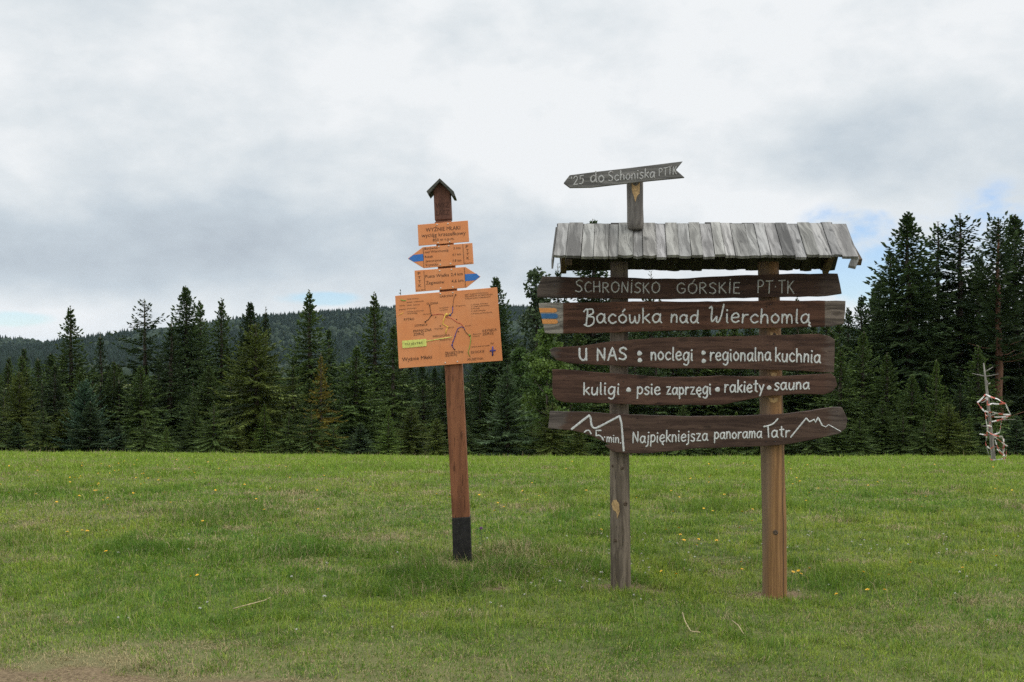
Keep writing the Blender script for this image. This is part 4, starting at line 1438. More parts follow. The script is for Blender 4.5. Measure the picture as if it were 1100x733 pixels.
def roof_side(name, front, mat, seed):
    rng = random.Random(seed)
    mb = MB(ORG)
    L = math.hypot(RZ - EZ, ED)
    x = rx0
    sgn = -1 if front else 1
    i = 0
    while x < rx1 - 0.015:
        w = min(rng.uniform(0.062, 0.105), rx1 - x)
        if rx1 - x - w < 0.05:
            w = rx1 - x
        ln = L * ((1 if front else 1.06) + rng.uniform(-.012, .022))
        up = rng.uniform(0.0, 0.018)
        t = 0.020
        lift = 0.006 * (i % 2) + rng.uniform(0, .007)
        tilt = rng.uniform(-.008, .008)
        g = rng.uniform(0.66, 1.1)
        if rng.random() < 0.16:
            g *= 0.5
        mb.cur = (g, g * rng.uniform(.97, 1.0), g * rng.uniform(.93, 1.0))
        n = Vector((0, sgn * math.sin(slope), math.cos(slope)))
        dn = Vector((sgn * 0.046 / ED * math.cos(slope), sgn * math.cos(slope), -math.sin(slope)))
        X = Vector((1, 0, 0))
        o = Vector((x, DP, RZ)) - dn * up + n * lift
        nw = 5
        vs = []
        nseg = 6
        cup = rng.uniform(-.004, .008)
        prof = [rng.uniform(-.003, .003) for _ in range(nw + 1)]
        for s in range(nseg + 1):
            for k in range(nw + 1):
                f = k / nw
                e = (ln + (prof[k] if s == nseg else 0)) * s / nseg
                bend = cup * (2 * f - 1) ** 2 * s / nseg
                xx = (0.0018 if front else -0.004) + (w - (0.0036 if front else -0.008)) * f + tilt * e * 0.4
                vs.append(o + X * xx + dn * e + n * (t + bend))
                vs.append(o + X * xx + dn * e + n * bend)
        fs = []
        W = (nw + 1) * 2
        for s in range(nseg):
            for k in range(nw):
                a = s * W + k * 2
                fs.append([a, a + 2, a + W + 2, a + W])
                fs.append([a + 1, a + W + 1, a + W + 3, a + 3])
            a = s * W
            fs.append([a, a + W, a + W + 1, a + 1])
            a = s * W + nw * 2
            fs.append([a, a + 1, a + W + 1, a + W])
        for k in range(nw):
            a = k * 2
            fs.append([a, a + 1, a + 3, a + 2])
            a = nseg * W + k * 2
            fs.append([a, a + 2, a + 3, a + 1])
        mb.add(vs, fs, 0)
        # a nail head or two
        x += w
        i += 1
    mb.cur = (1, 1, 1)
    if front:
        # warped last board curling down past the right eave and the thin edge board at the left end
        n = Vector((0, -math.sin(slope), math.cos(slope)))
        dn = Vector((0, -math.cos(slope), -math.sin(slope)))
        p0 = Vector((rx1 - 0.068, DP, RZ)) + dn * 0.40 + n * 0.004
        for (ox, le, w) in ((0.004, 0.235, 0.05),):
            pts = [p0 + Vector((ox, 0, 0)), p0 + Vector((ox + .005, 0, -.008)) + dn * .07, p0 + Vector((ox - .02, .02, -.05)) + dn * .10]
            for a, b in zip(pts, pts[1:]):
                vs = []
                for p in (a, b):
                    for off in ((-.03, 0), (.022, -.012), (.022, .008), (-.03, .02)):
                        vs.append(p + Vector((off[0], 0, 0)) + n * off[1])
                mb.add(vs, [[0, 1, 5, 4], [1, 2, 6, 5], [2, 3, 7, 6], [3, 0, 4, 7], [0, 3, 2, 1], [4, 5, 6, 7]], 0)
        mb.cur = (0.55, 0.53, 0.5)
        p0 = Vector((rx0 - 0.008, DP, RZ - 0.02))
        e0 = p0 + dn * 0.48 + Vector((-0.046, 0, 0))
        vs = []
        for p, hh in ((p0, 0.02), (e0, 0.045)):
            for dx_, dz_ in ((-.006, .02), (.006, .02), (.006, -hh), (-.006, -hh)):
                vs.append(p + Vector((dx_, 0, dz_)))
        mb.add(vs, [[0, 1, 2, 3], [4, 7, 6, 5], [0, 4, 5, 1], [1, 5, 6, 2], [2, 6, 7, 3], [3, 7, 4, 0]], 0)
        mb.cur = (1, 1, 1)
    return mb.build(name, mat, roof)


roof = tag(bpy.data.objects.new('roof', None))
COL.objects.link(roof)
roof.parent = sign
roof_side('front_planks', True, M['roof'], 11)
roof_side('rear_planks', False, M['roof_under_shade'], 12)
mb = MB(ORG)
mb.box(((rx0 + rx1) / 2, DP, RZ - 0.05), (rx1 - rx0 - 0.12, 0.05, 0.07))
for X in (rx0 + .06, rx1 - .035):
    for sgn in (-1, 1):
        rot = Matrix.Rotation(sgn * slope, 3, 'X').transposed()
        c = Vector((X, DP + sgn * ED * .5, (RZ + EZ) / 2 - 0.032))
        mb.box(c, (0.045, ED * 1.08, 0.05), 0, rot)
mb.build('rafters', wood('rafter', (0.05, 0.035, 0.022), (0.12, 0.08, 0.045), 's'), roof, bevel=0.003)

# short log and pointer on the roof
mbp = MB(ORG)
DS = DP - 0.10
cxs = [(682, 190), (682, 200), (682.2, 222), (682.6, 240), (682.7, 245.5), (682.7, 247.5)]
n = 20
vs = []
rad = [8.9, 8.9, 8.7, 9.0, 8.2, 5.5]
mbp.tube([px2w(a, b, DS) for a, b in cxs], [r * DS / F for r in rad], 20)
c0 = px2w(681.5, 0, DS)
rr = 8.8 * DS / F
chip = []
for qx, qy in [(681, 206), (677.4, 197.5), (686.4, 197), (686, 209.5), (683.6, 211.5), (681.4, 218.5), (679.4, 211), (678, 207)]:
    off = (qx - 682) * DS / F
    chip.append(px2w(682, qy, DS) + Vector((off, -math.sqrt(rr * rr - off * off) - 0.003 - (0.003 if (qx, qy) == (681, 206) else 0), 0)))
mbp.add(chip, [[0, 1 + i, 1 + (i + 1) % 7] for i in range(7)], 1)
mbp.build('short_post', [wood('grey_log', (0.10, 0.088, 0.078), (0.19, 0.17, 0.15), 'z'), M['chip']], sign)
DA = DS - 0.10
ptr = MB(ORG)
ptr.prism([(605.5, 196.6), (612, 188.2), (640, 184.6), (680, 180), (720, 175), (733.6, 173.4), (726.2, 182.6), (735.6, 190.8), (700, 194.2), (660, 198.6), (636, 201.4), (612.3, 201.8)], DA, 0.032)
arrow = ptr.build('arrow_board', wood('grey_board', (0.085, 0.08, 0.074), (0.19, 0.18, 0.165), 'x', 1.0, knots=0.4), sign, bevel=0.004)
arrow['label'] = 'grey arrow board on the short log above the roof'
mb = MB(ORG)
DW = DA - 0.0008
word(arrow, M['paint_grey'], "'25", 612.5, 627, 199.2, 197.6, 8.6, DW, 1.35)
word(arrow, M['paint_grey'], 'do', 634, 649, 196.4, 195.4, 11, DW, 1.6)
word(arrow, M['paint_grey'], 'Schoniska', 653, 703.5, 195, 190.6, 10, DW, 1.45)
word(arrow, M['paint_grey'], 'PTTK', 707.5, 727, 189.6, 187, 8.2, DW, 1.1)

# ------------------------------------------------------------------ orange trail signpost
DO = 8.45
DF = DO - 0.07
OG = Vector(((497 - CX) * DO / F, DO, g1((497 - CX) * DO / F, DO)))
way = empty('trail_signpost', OG, 'leaning reddish waymark post with orange arrow signs and a map board', 'signpost')
M['redwood'] = wood('stained_post', (0.16, 0.062, 0.030), (0.265, 0.105, 0.050), 'z', 0.8, knots=0.55)
M['headwood'] = wood('stained_head', (0.095, 0.042, 0.028), (0.15, 0.066, 0.043), 'z', 0.8, knots=0.2)
M['tar'] = plain('tar', (0.018, 0.016, 0.015), 0.55, 0.4, 25)
def orange_mat():
    m, N, b = material('orange_board', 0.5, 0.35)
    tc = N.new('ShaderNodeTexCoord')
    O = tc.outputs['Object']
    n = N.noise(O, 4, 5, 0.6)
    c = N.mix(N.smooth(n, 0.35, 0.7), (0.70, 0.25, 0.088), (0.735, 0.30, 0.125))
    st = N.noise(N.mapping(O, (28, 28, 2.5)), 1, 5, 0.65)
    c = N.mix(N.m('MULTIPLY', N.smooth(st, 0.56, 0.78), 0.35), c, (0.42, 0.19, 0.09))
    N.put(b.inputs['Base Color'], c)
    return m


M['orange'] = orange_mat()
M['backing'] = plain('board_edge', (0.35, 0.33, 0.3), 0.6)
M['ink'] = plain('dark_ink', (0.065, 0.035, 0.022), 0.6)
M['map_blue'] = plain('map_blue', (0.06, 0.05, 0.22), 0.6)
M['map_red'] = plain('map_red', (0.42, 0.06, 0.04), 0.6)
M['map_green'] = plain('map_green', (0.25, 0.36, 0.06), 0.6)
M['map_yellow'] = plain('map_yellow', (0.8, 0.5, 0.09), 0.6)
M['note'] = plain('yellow_label', (0.66, 0.66, 0.17), 0.6)
M['sign_blue'] = plain('sign_blue', (0.045, 0.17, 0.48), 0.55, 0.05)
M['bolt'] = plain('bolt_head', (0.6, 0.56, 0.48), 0.45)


def slab(name, poly, d, th, mats, parent, bevel=0.002):
    mb = MB(OG)
    mb.prism(poly, d, th)
    return mb.build(name, mats, parent, bevel=bevel)


slab('post', [(466.8, 238.5), (485, 237), (496.6, 396), (504.4, 556), (485.6, 557), (478, 400)], DF, 0.14, M['redwood'], way, 0.006)
slab('tarred_foot', [(485.4, 556.6), (504.8, 555.6), (506.6, 612), (487, 612)], DF - 0.003, 0.146, M['tar'], way, 0.005)
head = slab('post_head', [(465.6, 205), (472.2, 195), (483.6, 205), (485, 235.2), (467, 236.6)], DF + 0.002, 0.136, M['headwood'], way, 0.003)
slab('neck', [(468, 236.2), (484.2, 235), (484.4, 239), (468.2, 240)], DF + 0.012, 0.115, M['headwood'], way, 0.002)
mb = MB(OG)
# two roof boards meeting in a ridge
for poly in ([(472.2, 191.6), (472.2, 195.2), (460.2, 209), (458, 205.6)], [(472.3, 191.6), (487.4, 205.6), (489.4, 211), (486.6, 211.2), (483.2, 205.8), (472.3, 195.2)]):
    mb.prism(poly, DF - 0.05, 0.24)
mb.build('post_cap', wood('mossy_cap', (0.055, 0.055, 0.045), (0.11, 0.108, 0.09), 'x'), way, bevel=0.002)


# printed text: the font that ships with Blender, turned into mesh
def raw_glyphs(s):
    cu = bpy.data.curves.new('t', 'FONT')
    cu.body = s
    cu.resolution_u = 2
    ob = bpy.data.objects.new('t', cu)
    COL.objects.link(ob)
    dg = bpy.context.evaluated_depsgraph_get()
    me = bpy.data.meshes.new_from_object(ob.evaluated_get(dg))
    v = [tuple(a.co) for a in me.vertices]
    f = [list(p.vertices) for p in me.polygons]
    bpy.data.objects.remove(ob)
    bpy.data.curves.remove(cu)
    bpy.data.meshes.remove(me)
    return v, f


ACC = {'Ź': ('Z', 'a'), 'Ż': ('Z', 'd'), 'ż': ('z', 'd'), 'ź': ('z', 'a'), 'Ś': ('S', 'a'), 'Ć': ('C', 'a'), 'ś': ('s', 'a'), 'ć': ('c', 'a')}


def glyphs(s):
    """text as mesh; dots and acutes over the Polish consonants are added by hand"""
    base = ''.join(ACC[c][0] if c in ACC else c for c in s)
    v, f = raw_glyphs(base)
    for i, c in enumerate(s):
        if c in ACC:
            pv, _ = raw_glyphs(base[:i + 1])
            cv, _ = raw_glyphs(base[i])
            xm = max(p[0] for p in pv) - (max(p[0] for p in cv) - min(p[0] for p in cv)) / 2
            yt = max(p[1] for p in cv) + 0.07
            q = [(xm - .055, yt), (xm + .055, yt), (xm + .055, yt + .11), (xm - .055, yt + .11)] if ACC[c][1] == 'd' else [(xm - .06, yt), (xm + .03, yt), (xm + .14, yt + .16), (xm + .03, yt + .16)]
            k = len(v)
            v = v + [(x, y, 0) for x, y in q]
            f = f + [[k, k + 1, k + 2, k + 3]]
    return v, f


def printed(mb, s, x0, x1, yb0, yb1, cap, d, mi=0):
    v, f = glyphs(s)
    if not v:
        return
    xa = min(p[0] for p in v)
    xb = max(p[0] for p in v)
    k = (x1 - x0) / max(1e-6, xb - xa)
    kc = cap / 0.70                              # cap height of the font is about 0.7 of its size
    sh = (yb1 - yb0) / (x1 - x0)
    out = []
    for p in v:
        X = x0 + (p[0] - xa) * k
        Y = yb0 + sh * (X - x0) - p[1] * kc
        X += p[1] * kc * -sh * 0 - p[1] * kc * 0.05
        out.append(px2w(X, Y, d))
    mb.add(out, f, mi)


def bolts(pts, d, parent):
    for x, y in pts:
        mb = MB(OG)
        c = px2w(x, y, d)
        mb.tube([c + Vector((0, .004, 0)), c - Vector((0, .003, 0)), c - Vector((0, .006, 0))], [0.0065, 0.0062, 0.003], 10)
        mb.build('bolt', M['bolt'], parent)


DN = DF - 0.018
DI = DN - 0.0015
th = 0.014
name_b = slab('name_board', [(448.6, 241.6), (502.6, 237), (504, 259.8), (449.6, 264.2)], DN, th, M['orange'], way)
mb = MB(OG)
printed(mb, 'WYŹNIE MŁAKI', 457.4, 494.4, 249.2, 246.6, 4.1, DI)
printed(mb, 'wyciąg krzesełkowy', 453, 500.2, 255.2, 252.2, 4.1, DI)
printed(mb, '850 m n.p.m.', 465, 488, 259.6, 257.6, 3.0, DI)
mb.build('lettering', M['ink'], name_b)
bolts([(469.4, 241.4), (481.2, 240.4), (470.6, 261), (483, 260)], DN, name_b)

ar1 = slab('arrow_sign', [(438, 277.9), (454.2, 265.6), (507.4, 261.1), (508.8, 283.6), (455, 288.2)], DN, th, M['orange'], way)
ar1['label'] = 'orange arrow sign with blue tip pointing left'
mb = MB(OG)
printed(mb, 'Bacówka', 456, 470, 268.4, 267.4, 2.5, DI)
printed(mb, 'nad Wierchomlą', 456.4, 481.6, 272.2, 270.2, 2.5, DI)
printed(mb, '3 km', 487.2, 494.8, 268, 267.4, 2.5, DI)
printed(mb, 'Runek', 456.4, 465.2, 277.4, 276.6, 2.6, DI)
printed(mb, '4,1 km', 485.8, 495.2, 275, 274.2, 2.6, DI)
printed(mb, 'Jaworzyna', 457, 473.8, 282, 280.6, 2.6, DI)
printed(mb, 'Krynicka', 457.4, 470.4, 286.2, 285.2, 2.6, DI)
printed(mb, '7,8 km', 486.2, 495.6, 281.6, 280.8, 2.6, DI)
for i, ch in enumerate('PTTK'):
    printed(mb, ch, 500.4 + i * .35, 503.2 + i * .35, 266.6 + i * 4.1, 266.4 + i * 4.1, 3.0, DI)
printed(mb, 'Nowy Sącz', 498.8, 507.4, 283.6, 282.9, 1.3, DI)
mb.prism([(496.9, 262.4), (497.3, 262.4), (498.8, 284.2), (498.4, 284.2)], DI, 0.001)
mb.prism([(454.3, 266.2), (454.7, 266.2), (455.5, 287.6), (455.1, 287.6)], DI, 0.001)
mb.build('lettering', M['ink'], ar1)
mb = MB(OG)
mb.prism([(438.9, 277.9), (444, 273.9), (454.4, 273.0), (454.9, 280.4), (444.4, 281.4)], DI + 0.0003, 0.001)
mb.build('blue_mark', M['sign_blue'], ar1)
bolts([(471.4, 265), (482, 264.2), (473, 284.4), (484, 283.4)], DN, ar1)

ar2 = slab('arrow_sign', [(445.2, 290.8), (500, 286.9), (516.2, 297.2), (501, 309.2), (446.4, 313.8)], DN, th, M['orange'], way)
ar2['label'] = 'orange arrow sign with blue tip pointing right'
mb = MB(OG)
printed(mb, 'Pusta Wielka', 457, 482.4, 298.8, 297, 3.4, DI)
printed(mb, '2,4 km', 484.4, 497, 296.8, 295.8, 3.4, DI)
printed(mb, 'Żegiestów', 457.8, 477.4, 305.8, 304.4, 3.4, DI)
printed(mb, '4,6 km', 485, 497.8, 303.8, 302.8, 3.4, DI)
for i, ch in enumerate('PTTK'):
    printed(mb, ch, 448.8 + i * .3, 451.8 + i * .3, 295.4 + i * 4.4, 295.2 + i * 4.4, 3.0, DI)
printed(mb, 'Nowy Sącz', 447, 456, 312.6, 311.8, 1.3, DI)
mb.prism([(455.2, 291.4), (455.6, 291.4), (456.9, 312.2), (456.5, 312.2)], DI, 0.001)
mb.prism([(498.6, 287.8), (499, 287.8), (500.2, 308.6), (499.8, 308.6)], DI, 0.001)
mb.build('lettering', M['ink'], ar2)
mb = MB(OG)
mb.prism([(499.1, 294.8), (511.6, 293.9), (515.4, 297.2), (510.4, 301.3), (499.6, 302.2)], DI + 0.0003, 0.001)
mb.build('blue_mark', M['sign_blue'], ar2)
bolts([(472.2, 291), (485, 289.8), (473.4, 309.8), (486.4, 308.6)], DN, ar2)

mapb = slab('map_board', [(424.4, 318), (534, 308.8), (539.8, 387.6), (428.6, 396)], DN - 0.004, th, M['orange'], way)
DM = DN - 0.004
DQ = DM - 0.0012


def mp(X, Y):
    return (415 + X / 6.98, 300 + Y / 6.98)


mats = [M['ink'], M['map_red'], M['map_blue'], M['map_green'], M['map_yellow'], M['note']]
mb = MB(OG)


def mtext(s, X0, X1, Y0, Y1, cap, mi=0):
    a, b = mp(X0, Y0), mp(X1, Y1)
    printed(mb, s, a[0], b[0], a[1], b[1], cap * 1.15, DQ - 0.0014, mi)


for s, X0, X1, Y0, Y1, cap in (('ŁABOWA', 400, 505, 138, 130, 1.9), ('OLSZANA', 302, 390, 192, 185, 1.9), ('RYTRO', 132, 210, 312, 306, 2.2), ('ŁOMNICA', 212, 310, 356, 348, 1.9),
                               ('PIWNICZNA', 203, 340, 400, 388, 2.4), ('ZDRÓJ', 204, 282, 424, 416, 2.4), ('WIERCHOMLA', 347, 475, 438, 426, 1.9), ('ŻEGIESTÓW', 440, 580, 566, 554, 2.3),
                               ('ZDRÓJ', 441, 530, 582, 574, 1.6), ('ZŁOCKIE', 632, 735, 558, 549, 2.2), ('MUSZYNA', 610, 726, 612, 602, 2.2), ('KRYNICA', 722, 828, 398, 386, 2.4),
                               ('ZDRÓJ', 722, 802, 422, 412, 2.4), ('Wyżnie Młaki', 118, 342, 616, 596, 3.4), ('N', 784, 802, 490, 488, 1.8)):
    mtext(s, X0, X1, Y0, Y1, cap)
for s, X0, X1, Y0, Y1 in (('SIEĆ TURYSTYCZNYCH', 588, 762, 122, 106), ('SZLAKÓW W BESKIDZIE', 590, 798, 136, 118), ('SĄDECKIM I OKOLICY', 592, 782, 152, 136), ('1. Pusta Wielka', 636, 762, 196, 186),
                          ('2. Hala Łabowska', 636, 772, 210, 200), ('3. Runek', 636, 700, 226, 221), ('4. Jaworzyna', 634, 744, 244, 236), ('5. Bacówka nad Wierchomlą', 636, 790, 264, 252), ('Cyrla', 520, 594, 206, 200),
                          ('szlak zielony', 156, 242, 154, 148), ('szlak niebieski', 154, 282, 178, 168), ('szlak czarny', 154, 250, 200, 194), ('szlaki', 98, 138, 204, 200), ('granica', 94, 146, 232, 228), ('schronisko', 156, 228, 226, 220),
                          ('stacja kolejowa', 156, 282, 248, 238), ('wyciąg', 156, 234, 262, 256), ('Niemcowa', 278, 336, 268, 262), ('Parchowatka', 400, 466, 222, 214), ('Kordowiec', 400, 462, 238, 230), ('Wyciąg', 358, 424, 378, 373),
                          ('Jasiennik', 462, 508, 368, 362), ('Runek', 594, 634, 356, 350), ('Bukowa', 650, 710, 418, 412), ('Huzary', 650, 700, 434, 428), ('Szczawnik', 640, 778, 512, 500), ('Szczawiczne', 404, 490, 462, 456)):
    mtext(s, X0, X1, Y0, Y1, 1.15)


def mline(pts, mi, w, o):
    pp = [mp(*p) for p in pts]
    c = [px2w(x, y, DQ - 0.0002 * o) for x, y in pp]
    mb.tube(c, [w * DM / F / 2] * len(c), 6, mi, squash=(YAX, 0.35))


mline([(325, 195), (330, 235), (338, 270), (318, 300), (292, 320)], 0, 0.8, 1)
mline([(518, 118), (505, 150), (498, 205), (498, 250), (470, 272), (445, 285)], 0, 0.5, 2)
mline([(340, 270), (400, 262), (420, 262), (445, 285), (490, 295), (525, 322), (560, 335), (580, 362)], 1, 0.7, 3)
mline([(445, 262), (432, 300), (422, 335), (462, 358), (448, 385), (446, 410)], 4, 1.3, 4)
mline([(498, 205), (497, 250), (470, 275)], 2, 0.9, 5)
mline([(580, 365), (560, 357), (535, 372), (520, 410), (515, 430), (500, 470), (490, 500), (512, 530)], 2, 0.9, 6)
mline([(580, 360), (588, 385), (605, 410), (632, 425)], 0, 0.8, 7)
mline([(632, 425), (632, 460), (625, 510), (612, 550), (628, 582)], 3, 0.9, 8)
mline([(296, 466), (490, 434)], 5, 1.0, 9)
mline([(108, 152), (122, 160), (146, 160)], 3, 1.3, 9)
mline([(92, 272), (128, 250)], 4, 0.6, 9)
for a, b in (((797, 505), (797, 575)), ((776, 538), (820, 534))):
    mline([a, b], 2, 1.8, 10 if a[0] == 797 else 11)
for X, Y, r, mi in ((325, 197, .7, 0), (338, 270, .75, 0), (292, 320, .85, 0), (520, 117, .7, 0), (498, 204, .6, 0), (512, 528, .8, 0), (452, 265, 1.5, 4), (515, 428, .8, 2), (500, 470, .8, 2), (493, 495, .9, 2), (624, 420, 1.2, 3),
                     (628, 428, .7, 0), (585, 375, .7, 2), (404, 350, .6, 0), (540, 392, .6, 0), (370, 285, .6, 0), (526, 302, .6, 0), (480, 270, 1.0, 2), (476, 262, .8, 5)):
    x, y = mp(X, Y)
    c = px2w(x, y, DQ - 0.0028)
    mb.tube([c + Vector((0, .002, 0)), c - Vector((0, .0006, 0))], [r * DM / F] * 2, 10, mi)
mb.build('map_print', mats, mapb)
mb = MB(OG)
mb.prism([mp(118, 462), mp(300, 448), mp(302, 502), mp(121, 518)], DQ - 0.003, 0.0015, 0)
printed(mb, 'TU JESTEŚ', mp(138, 0)[0], mp(272, 0)[0], mp(0, 496)[1], mp(0, 484)[1], 2.0, DQ - 0.0042, 1)
mb.build('location_label', [M['note'], M['ink']], mapb)
bolts([mp(405, 110), mp(498, 102), mp(442, 627), mp(533, 619)], DM, mapb)

# carved letters in the post head
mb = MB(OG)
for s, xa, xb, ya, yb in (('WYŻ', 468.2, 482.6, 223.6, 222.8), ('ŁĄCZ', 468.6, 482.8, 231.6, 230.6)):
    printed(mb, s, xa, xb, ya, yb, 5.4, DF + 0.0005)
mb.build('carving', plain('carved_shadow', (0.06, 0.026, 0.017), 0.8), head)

# ------------------------------------------------------------------ dead snag wrapped in barrier tape
sx_, sy_ = gpx(1068, 497)
SG = Vector((sx_, sy_, g1(sx_, sy_)))
snag = empty('dead_tree', SG, 'thin bare grey snag standing on the meadow at the right, wrapped in tape', 'dead tree')
D2 = sy_


def zp(X, Y, dd=0.0):
    """zoomed-crop pixel -> world at the snag's distance"""
    return px2w(1030 + X / 5.64, 380 + Y / 5.64, D2) + Vector((0, dd, 0))


mb = MB(SG)
mb.tube([zp(214, 690), zp(210, 640), zp(198, 520), zp(184, 380), zp(174, 260), zp(160, 140), zp(150, 58)], [0.055, 0.05, 0.045, 0.037, 0.031, 0.022, 0.012], 10)
mb.build('trunk', M['snag'], snag)
for i, pts in enumerate(([(160, 110), (185, 95), (208, 80)], [(165, 138), (185, 132), (203, 122)], [(160, 138), (140, 130), (116, 122)], [(172, 188), (195, 182), (216, 178)], [(168, 165), (176, 180), (180, 200)],
                         [(176, 275), (140, 290), (98, 296)], [(178, 262), (215, 275), (245, 298)], [(186, 380), (235, 365), (276, 362)], [(192, 440), (150, 440), (134, 438)], [(190, 420), (250, 400), (302, 394)],
                         [(200, 520), (250, 505), (298, 520)], [(203, 560), (255, 575), (300, 590)], [(198, 500), (170, 490), (148, 492)])):
    mb = MB(SG)
    dd = [(0, 0, 0), (0, -.12, -.3), (0, .15, .3), (0, .08, .2)][i % 4]
    mb.tube([zp(*p, d_) for p, d_ in zip(pts, dd)], [0.016, 0.012, 0.005], 6)
    mb.build('branch', M['snag'], snag)


def tape_mat():
    m, N, b = material('barrier_tape', 0.4, 0.4)
    at = N.new('ShaderNodeAttribute', attribute_name='col')
    N.put(b.inputs['Base Color'], at.outputs['Color'])
    return m


mb = MB(SG)
trr = random.Random(5)


def tape(pts, dds):
    P = [zp(*p, d_) for p, d_ in zip(pts, dds)]
    Q = []
    for a, b in zip(P, P[1:]):
        L = (b - a).length
        n = max(2, int(L / 0.05))
        for j in range(n):
            f = j / n
            Q.append(a.lerp(b, f) - Vector((0, 0, 0.05 * L * math.sin(math.pi * f))))
    Q.append(P[-1])
    s = 0.0
    for i in range(len(Q) - 1):
        a, b = Q[i], Q[i + 1]
        t = (b - a).normalized()
        tw = 0.7 * math.sin(i * 0.35 + len(pts)) + trr.uniform(-.2, .2)
        wv = Vector((0, math.sin(tw), math.cos(tw)))
        wv = (wv - t * wv.dot(t))
        wv = wv.normalized() * 0.017 * trr.uniform(.6, 1.1) if wv.length > .1 else Vector((0.02, 0, 0))
        nn = t.cross(wv).normalized() * 0.0012
        s += (b - a).length
        mb.cur = (0.50, 0.12, 0.085) if int(s / 0.13) % 5 in (1, 3) else (0.66, 0.62, 0.58)
        vs = [a + wv + nn, b + wv + nn, b - wv + nn, a - wv + nn, a + wv - nn, b + wv - nn, b - wv - nn, a - wv - nn]
        mb.add(vs, [[0, 1, 2, 3], [7, 6, 5, 4], [0, 4, 5, 1], [2, 6, 7, 3], [1, 5, 6, 2], [0, 3, 7, 4]])


for pts, dds in (
    ([(150, 245), (210, 272), (245, 300), (275, 365), (300, 395), (265, 440), (235, 475), (200, 490), (165, 470), (135, 440), (135, 350), (100, 295), (150, 245)], [-.1, -.2, -.3, -.3, .3, .1, -.1, -.05, -.1, -.3, -.2, -.1, -.1]),
    ([(100, 295), (165, 265), (160, 310), (190, 300), (235, 298)], [-.1, -.06, -.1, -.1, -.3]),
    ([(135, 345), (200, 355), (275, 365)], [-.2, -.08, -.3]), ([(135, 365), (200, 382), (275, 370)], [-.2, .1, -.3]), ([(190, 410), (275, 370)], [-.08, -.3]),
    ([(138, 440), (165, 412), (185, 450), (150, 428), (190, 440)], [-.3, -.2, -.07, -.15, -.07]),
    ([(150, 490), (200, 490), (250, 500), (295, 520), (305, 600), (305, 650), (250, 672)], [.2, -.07, -.1, .2, .3, .2, -.2]),
    ([(138, 440), (150, 540), (180, 640), (222, 640)], [-.3, -.1, -.1, -.08]),
    ([(200, 495), (235, 525), (270, 555), (297, 545)], [-.07, -.1, -.2, .2]), ([(222, 575), (255, 612), (295, 550)], [-.07, -.1, .2]),
    ([(297, 520), (288, 590), (305, 630)], [.2, .1, .3]), ([(263, 508), (266, 560)], [0, -.1]), ([(210, 520), (222, 575), (245, 600)], [-.07, -.15, -.2]),
    ([(222, 640), (260, 625), (300, 585)], [-.08, -.2, .1]), ([(255, 650), (305, 655)], [-.2, .2]), ([(160, 560), (180, 575), (205, 560)], [-.1, -.09, -.06]),
):
    tape(pts, dds)
tp = mb.build('barrier_tape', tape_mat(), None, loc=SG)
tag(tp, 'red and white striped barrier tape looped round the bare snag', 'barrier tape')

# ------------------------------------------------------------------ flowers and dry stalks in the grass
M['petal_yellow'] = plain('yellow_petals', (0.72, 0.42, 0.012), 0.5, 0.15, 200)
M['petal_white'] = plain('white_clover', (0.62, 0.60, 0.54), 0.6, 0.15, 200)
M['petal_purple'] = plain('thistle_purple', (0.30, 0.13, 0.33), 0.6, 0.2, 200)
M['stem'] = plain('flower_stem', (0.06, 0.10, 0.03), 0.7)
M['straw'] = plain('dry_straw', (0.38, 0.30, 0.17), 0.8, 0.25, 40)


def yellow_mesh(seed):
    rng = random.Random(seed)
    mb = MB()
    h = 0.075
    mb.tube([(0, 0, -.01), (0.004, 0, h * .5), (0.002, .003, h)], [0.0016, 0.0014, 0.0018], 5, 1)
    for ring, (n, L, el) in enumerate(((12, 0.0175, 0.25), (9, 0.011, 0.6))):
        for k in range(n):
            a = 2 * math.pi * k / n + ring * .3 + rng.uniform(-.1, .1)
            d = Vector((math.cos(a) * math.cos(el), math.sin(a) * math.cos(el), math.sin(el)))
            s = Vector((-math.sin(a), math.cos(a), 0)) * 0.0042
            b = Vector((0.002, .003, h + .002 * ring))
            mb.add([b, b + d * L * .6 + s, b + d * L, b + d * L * .6 - s], [[0, 1, 2, 3]], 0)
    o = mb.build('yellow_flower', [M['petal_yellow'], M['stem']])
    me = o.data
    bpy.data.objects.remove(o)
    return me


def clover_mesh(seed):
    rng = random.Random(seed)
    mb = MB()
    h = 0.05
    mb.tube([(0, 0, -.01), (0.003, 0, h)], [0.0014, 0.0014], 5, 1)
    for k in range(34):
        zc = rng.uniform(-.35, 1)
        a = rng.uniform(0, 6.28)
        r = math.sqrt(1 - min(1, zc * zc))
        d = Vector((math.cos(a) * r, math.sin(a) * r, zc))
        s = d.cross(Vector((rng.uniform(-1, 1), rng.uniform(-1, 1), rng.uniform(-1, 1)))).normalized() * 0.0022
        b = Vector((.003, 0, h + .002))
        mb.add([b, b + d * .007 + s, b + d * 0.0115, b + d * .007 - s], [[0, 1, 2, 3]], 0)
    o = mb.build('clover_flower', [M['petal_white'], M['stem']])
    me = o.data
    bpy.data.objects.remove(o)
    return me


yms = [yellow_mesh(i) for i in range(4)]
cms = [clover_mesh(i) for i in range(3)]
frng = random.Random(21)


def flower(px, py, me, name, label, cat, group, sc_=1.0):
    x, y = gpx(px, py)
    o = link(name, me, None, (x, y, g1(x, y)))
    o.rotation_euler = (frng.uniform(-.5, .3), frng.uniform(-.4, .4), frng.uniform(0, 6.28))
    s = sc_ * frng.uniform(0.85, 1.25)
    o.scale = (s, s, s)
    tag(o, label, cat, group)


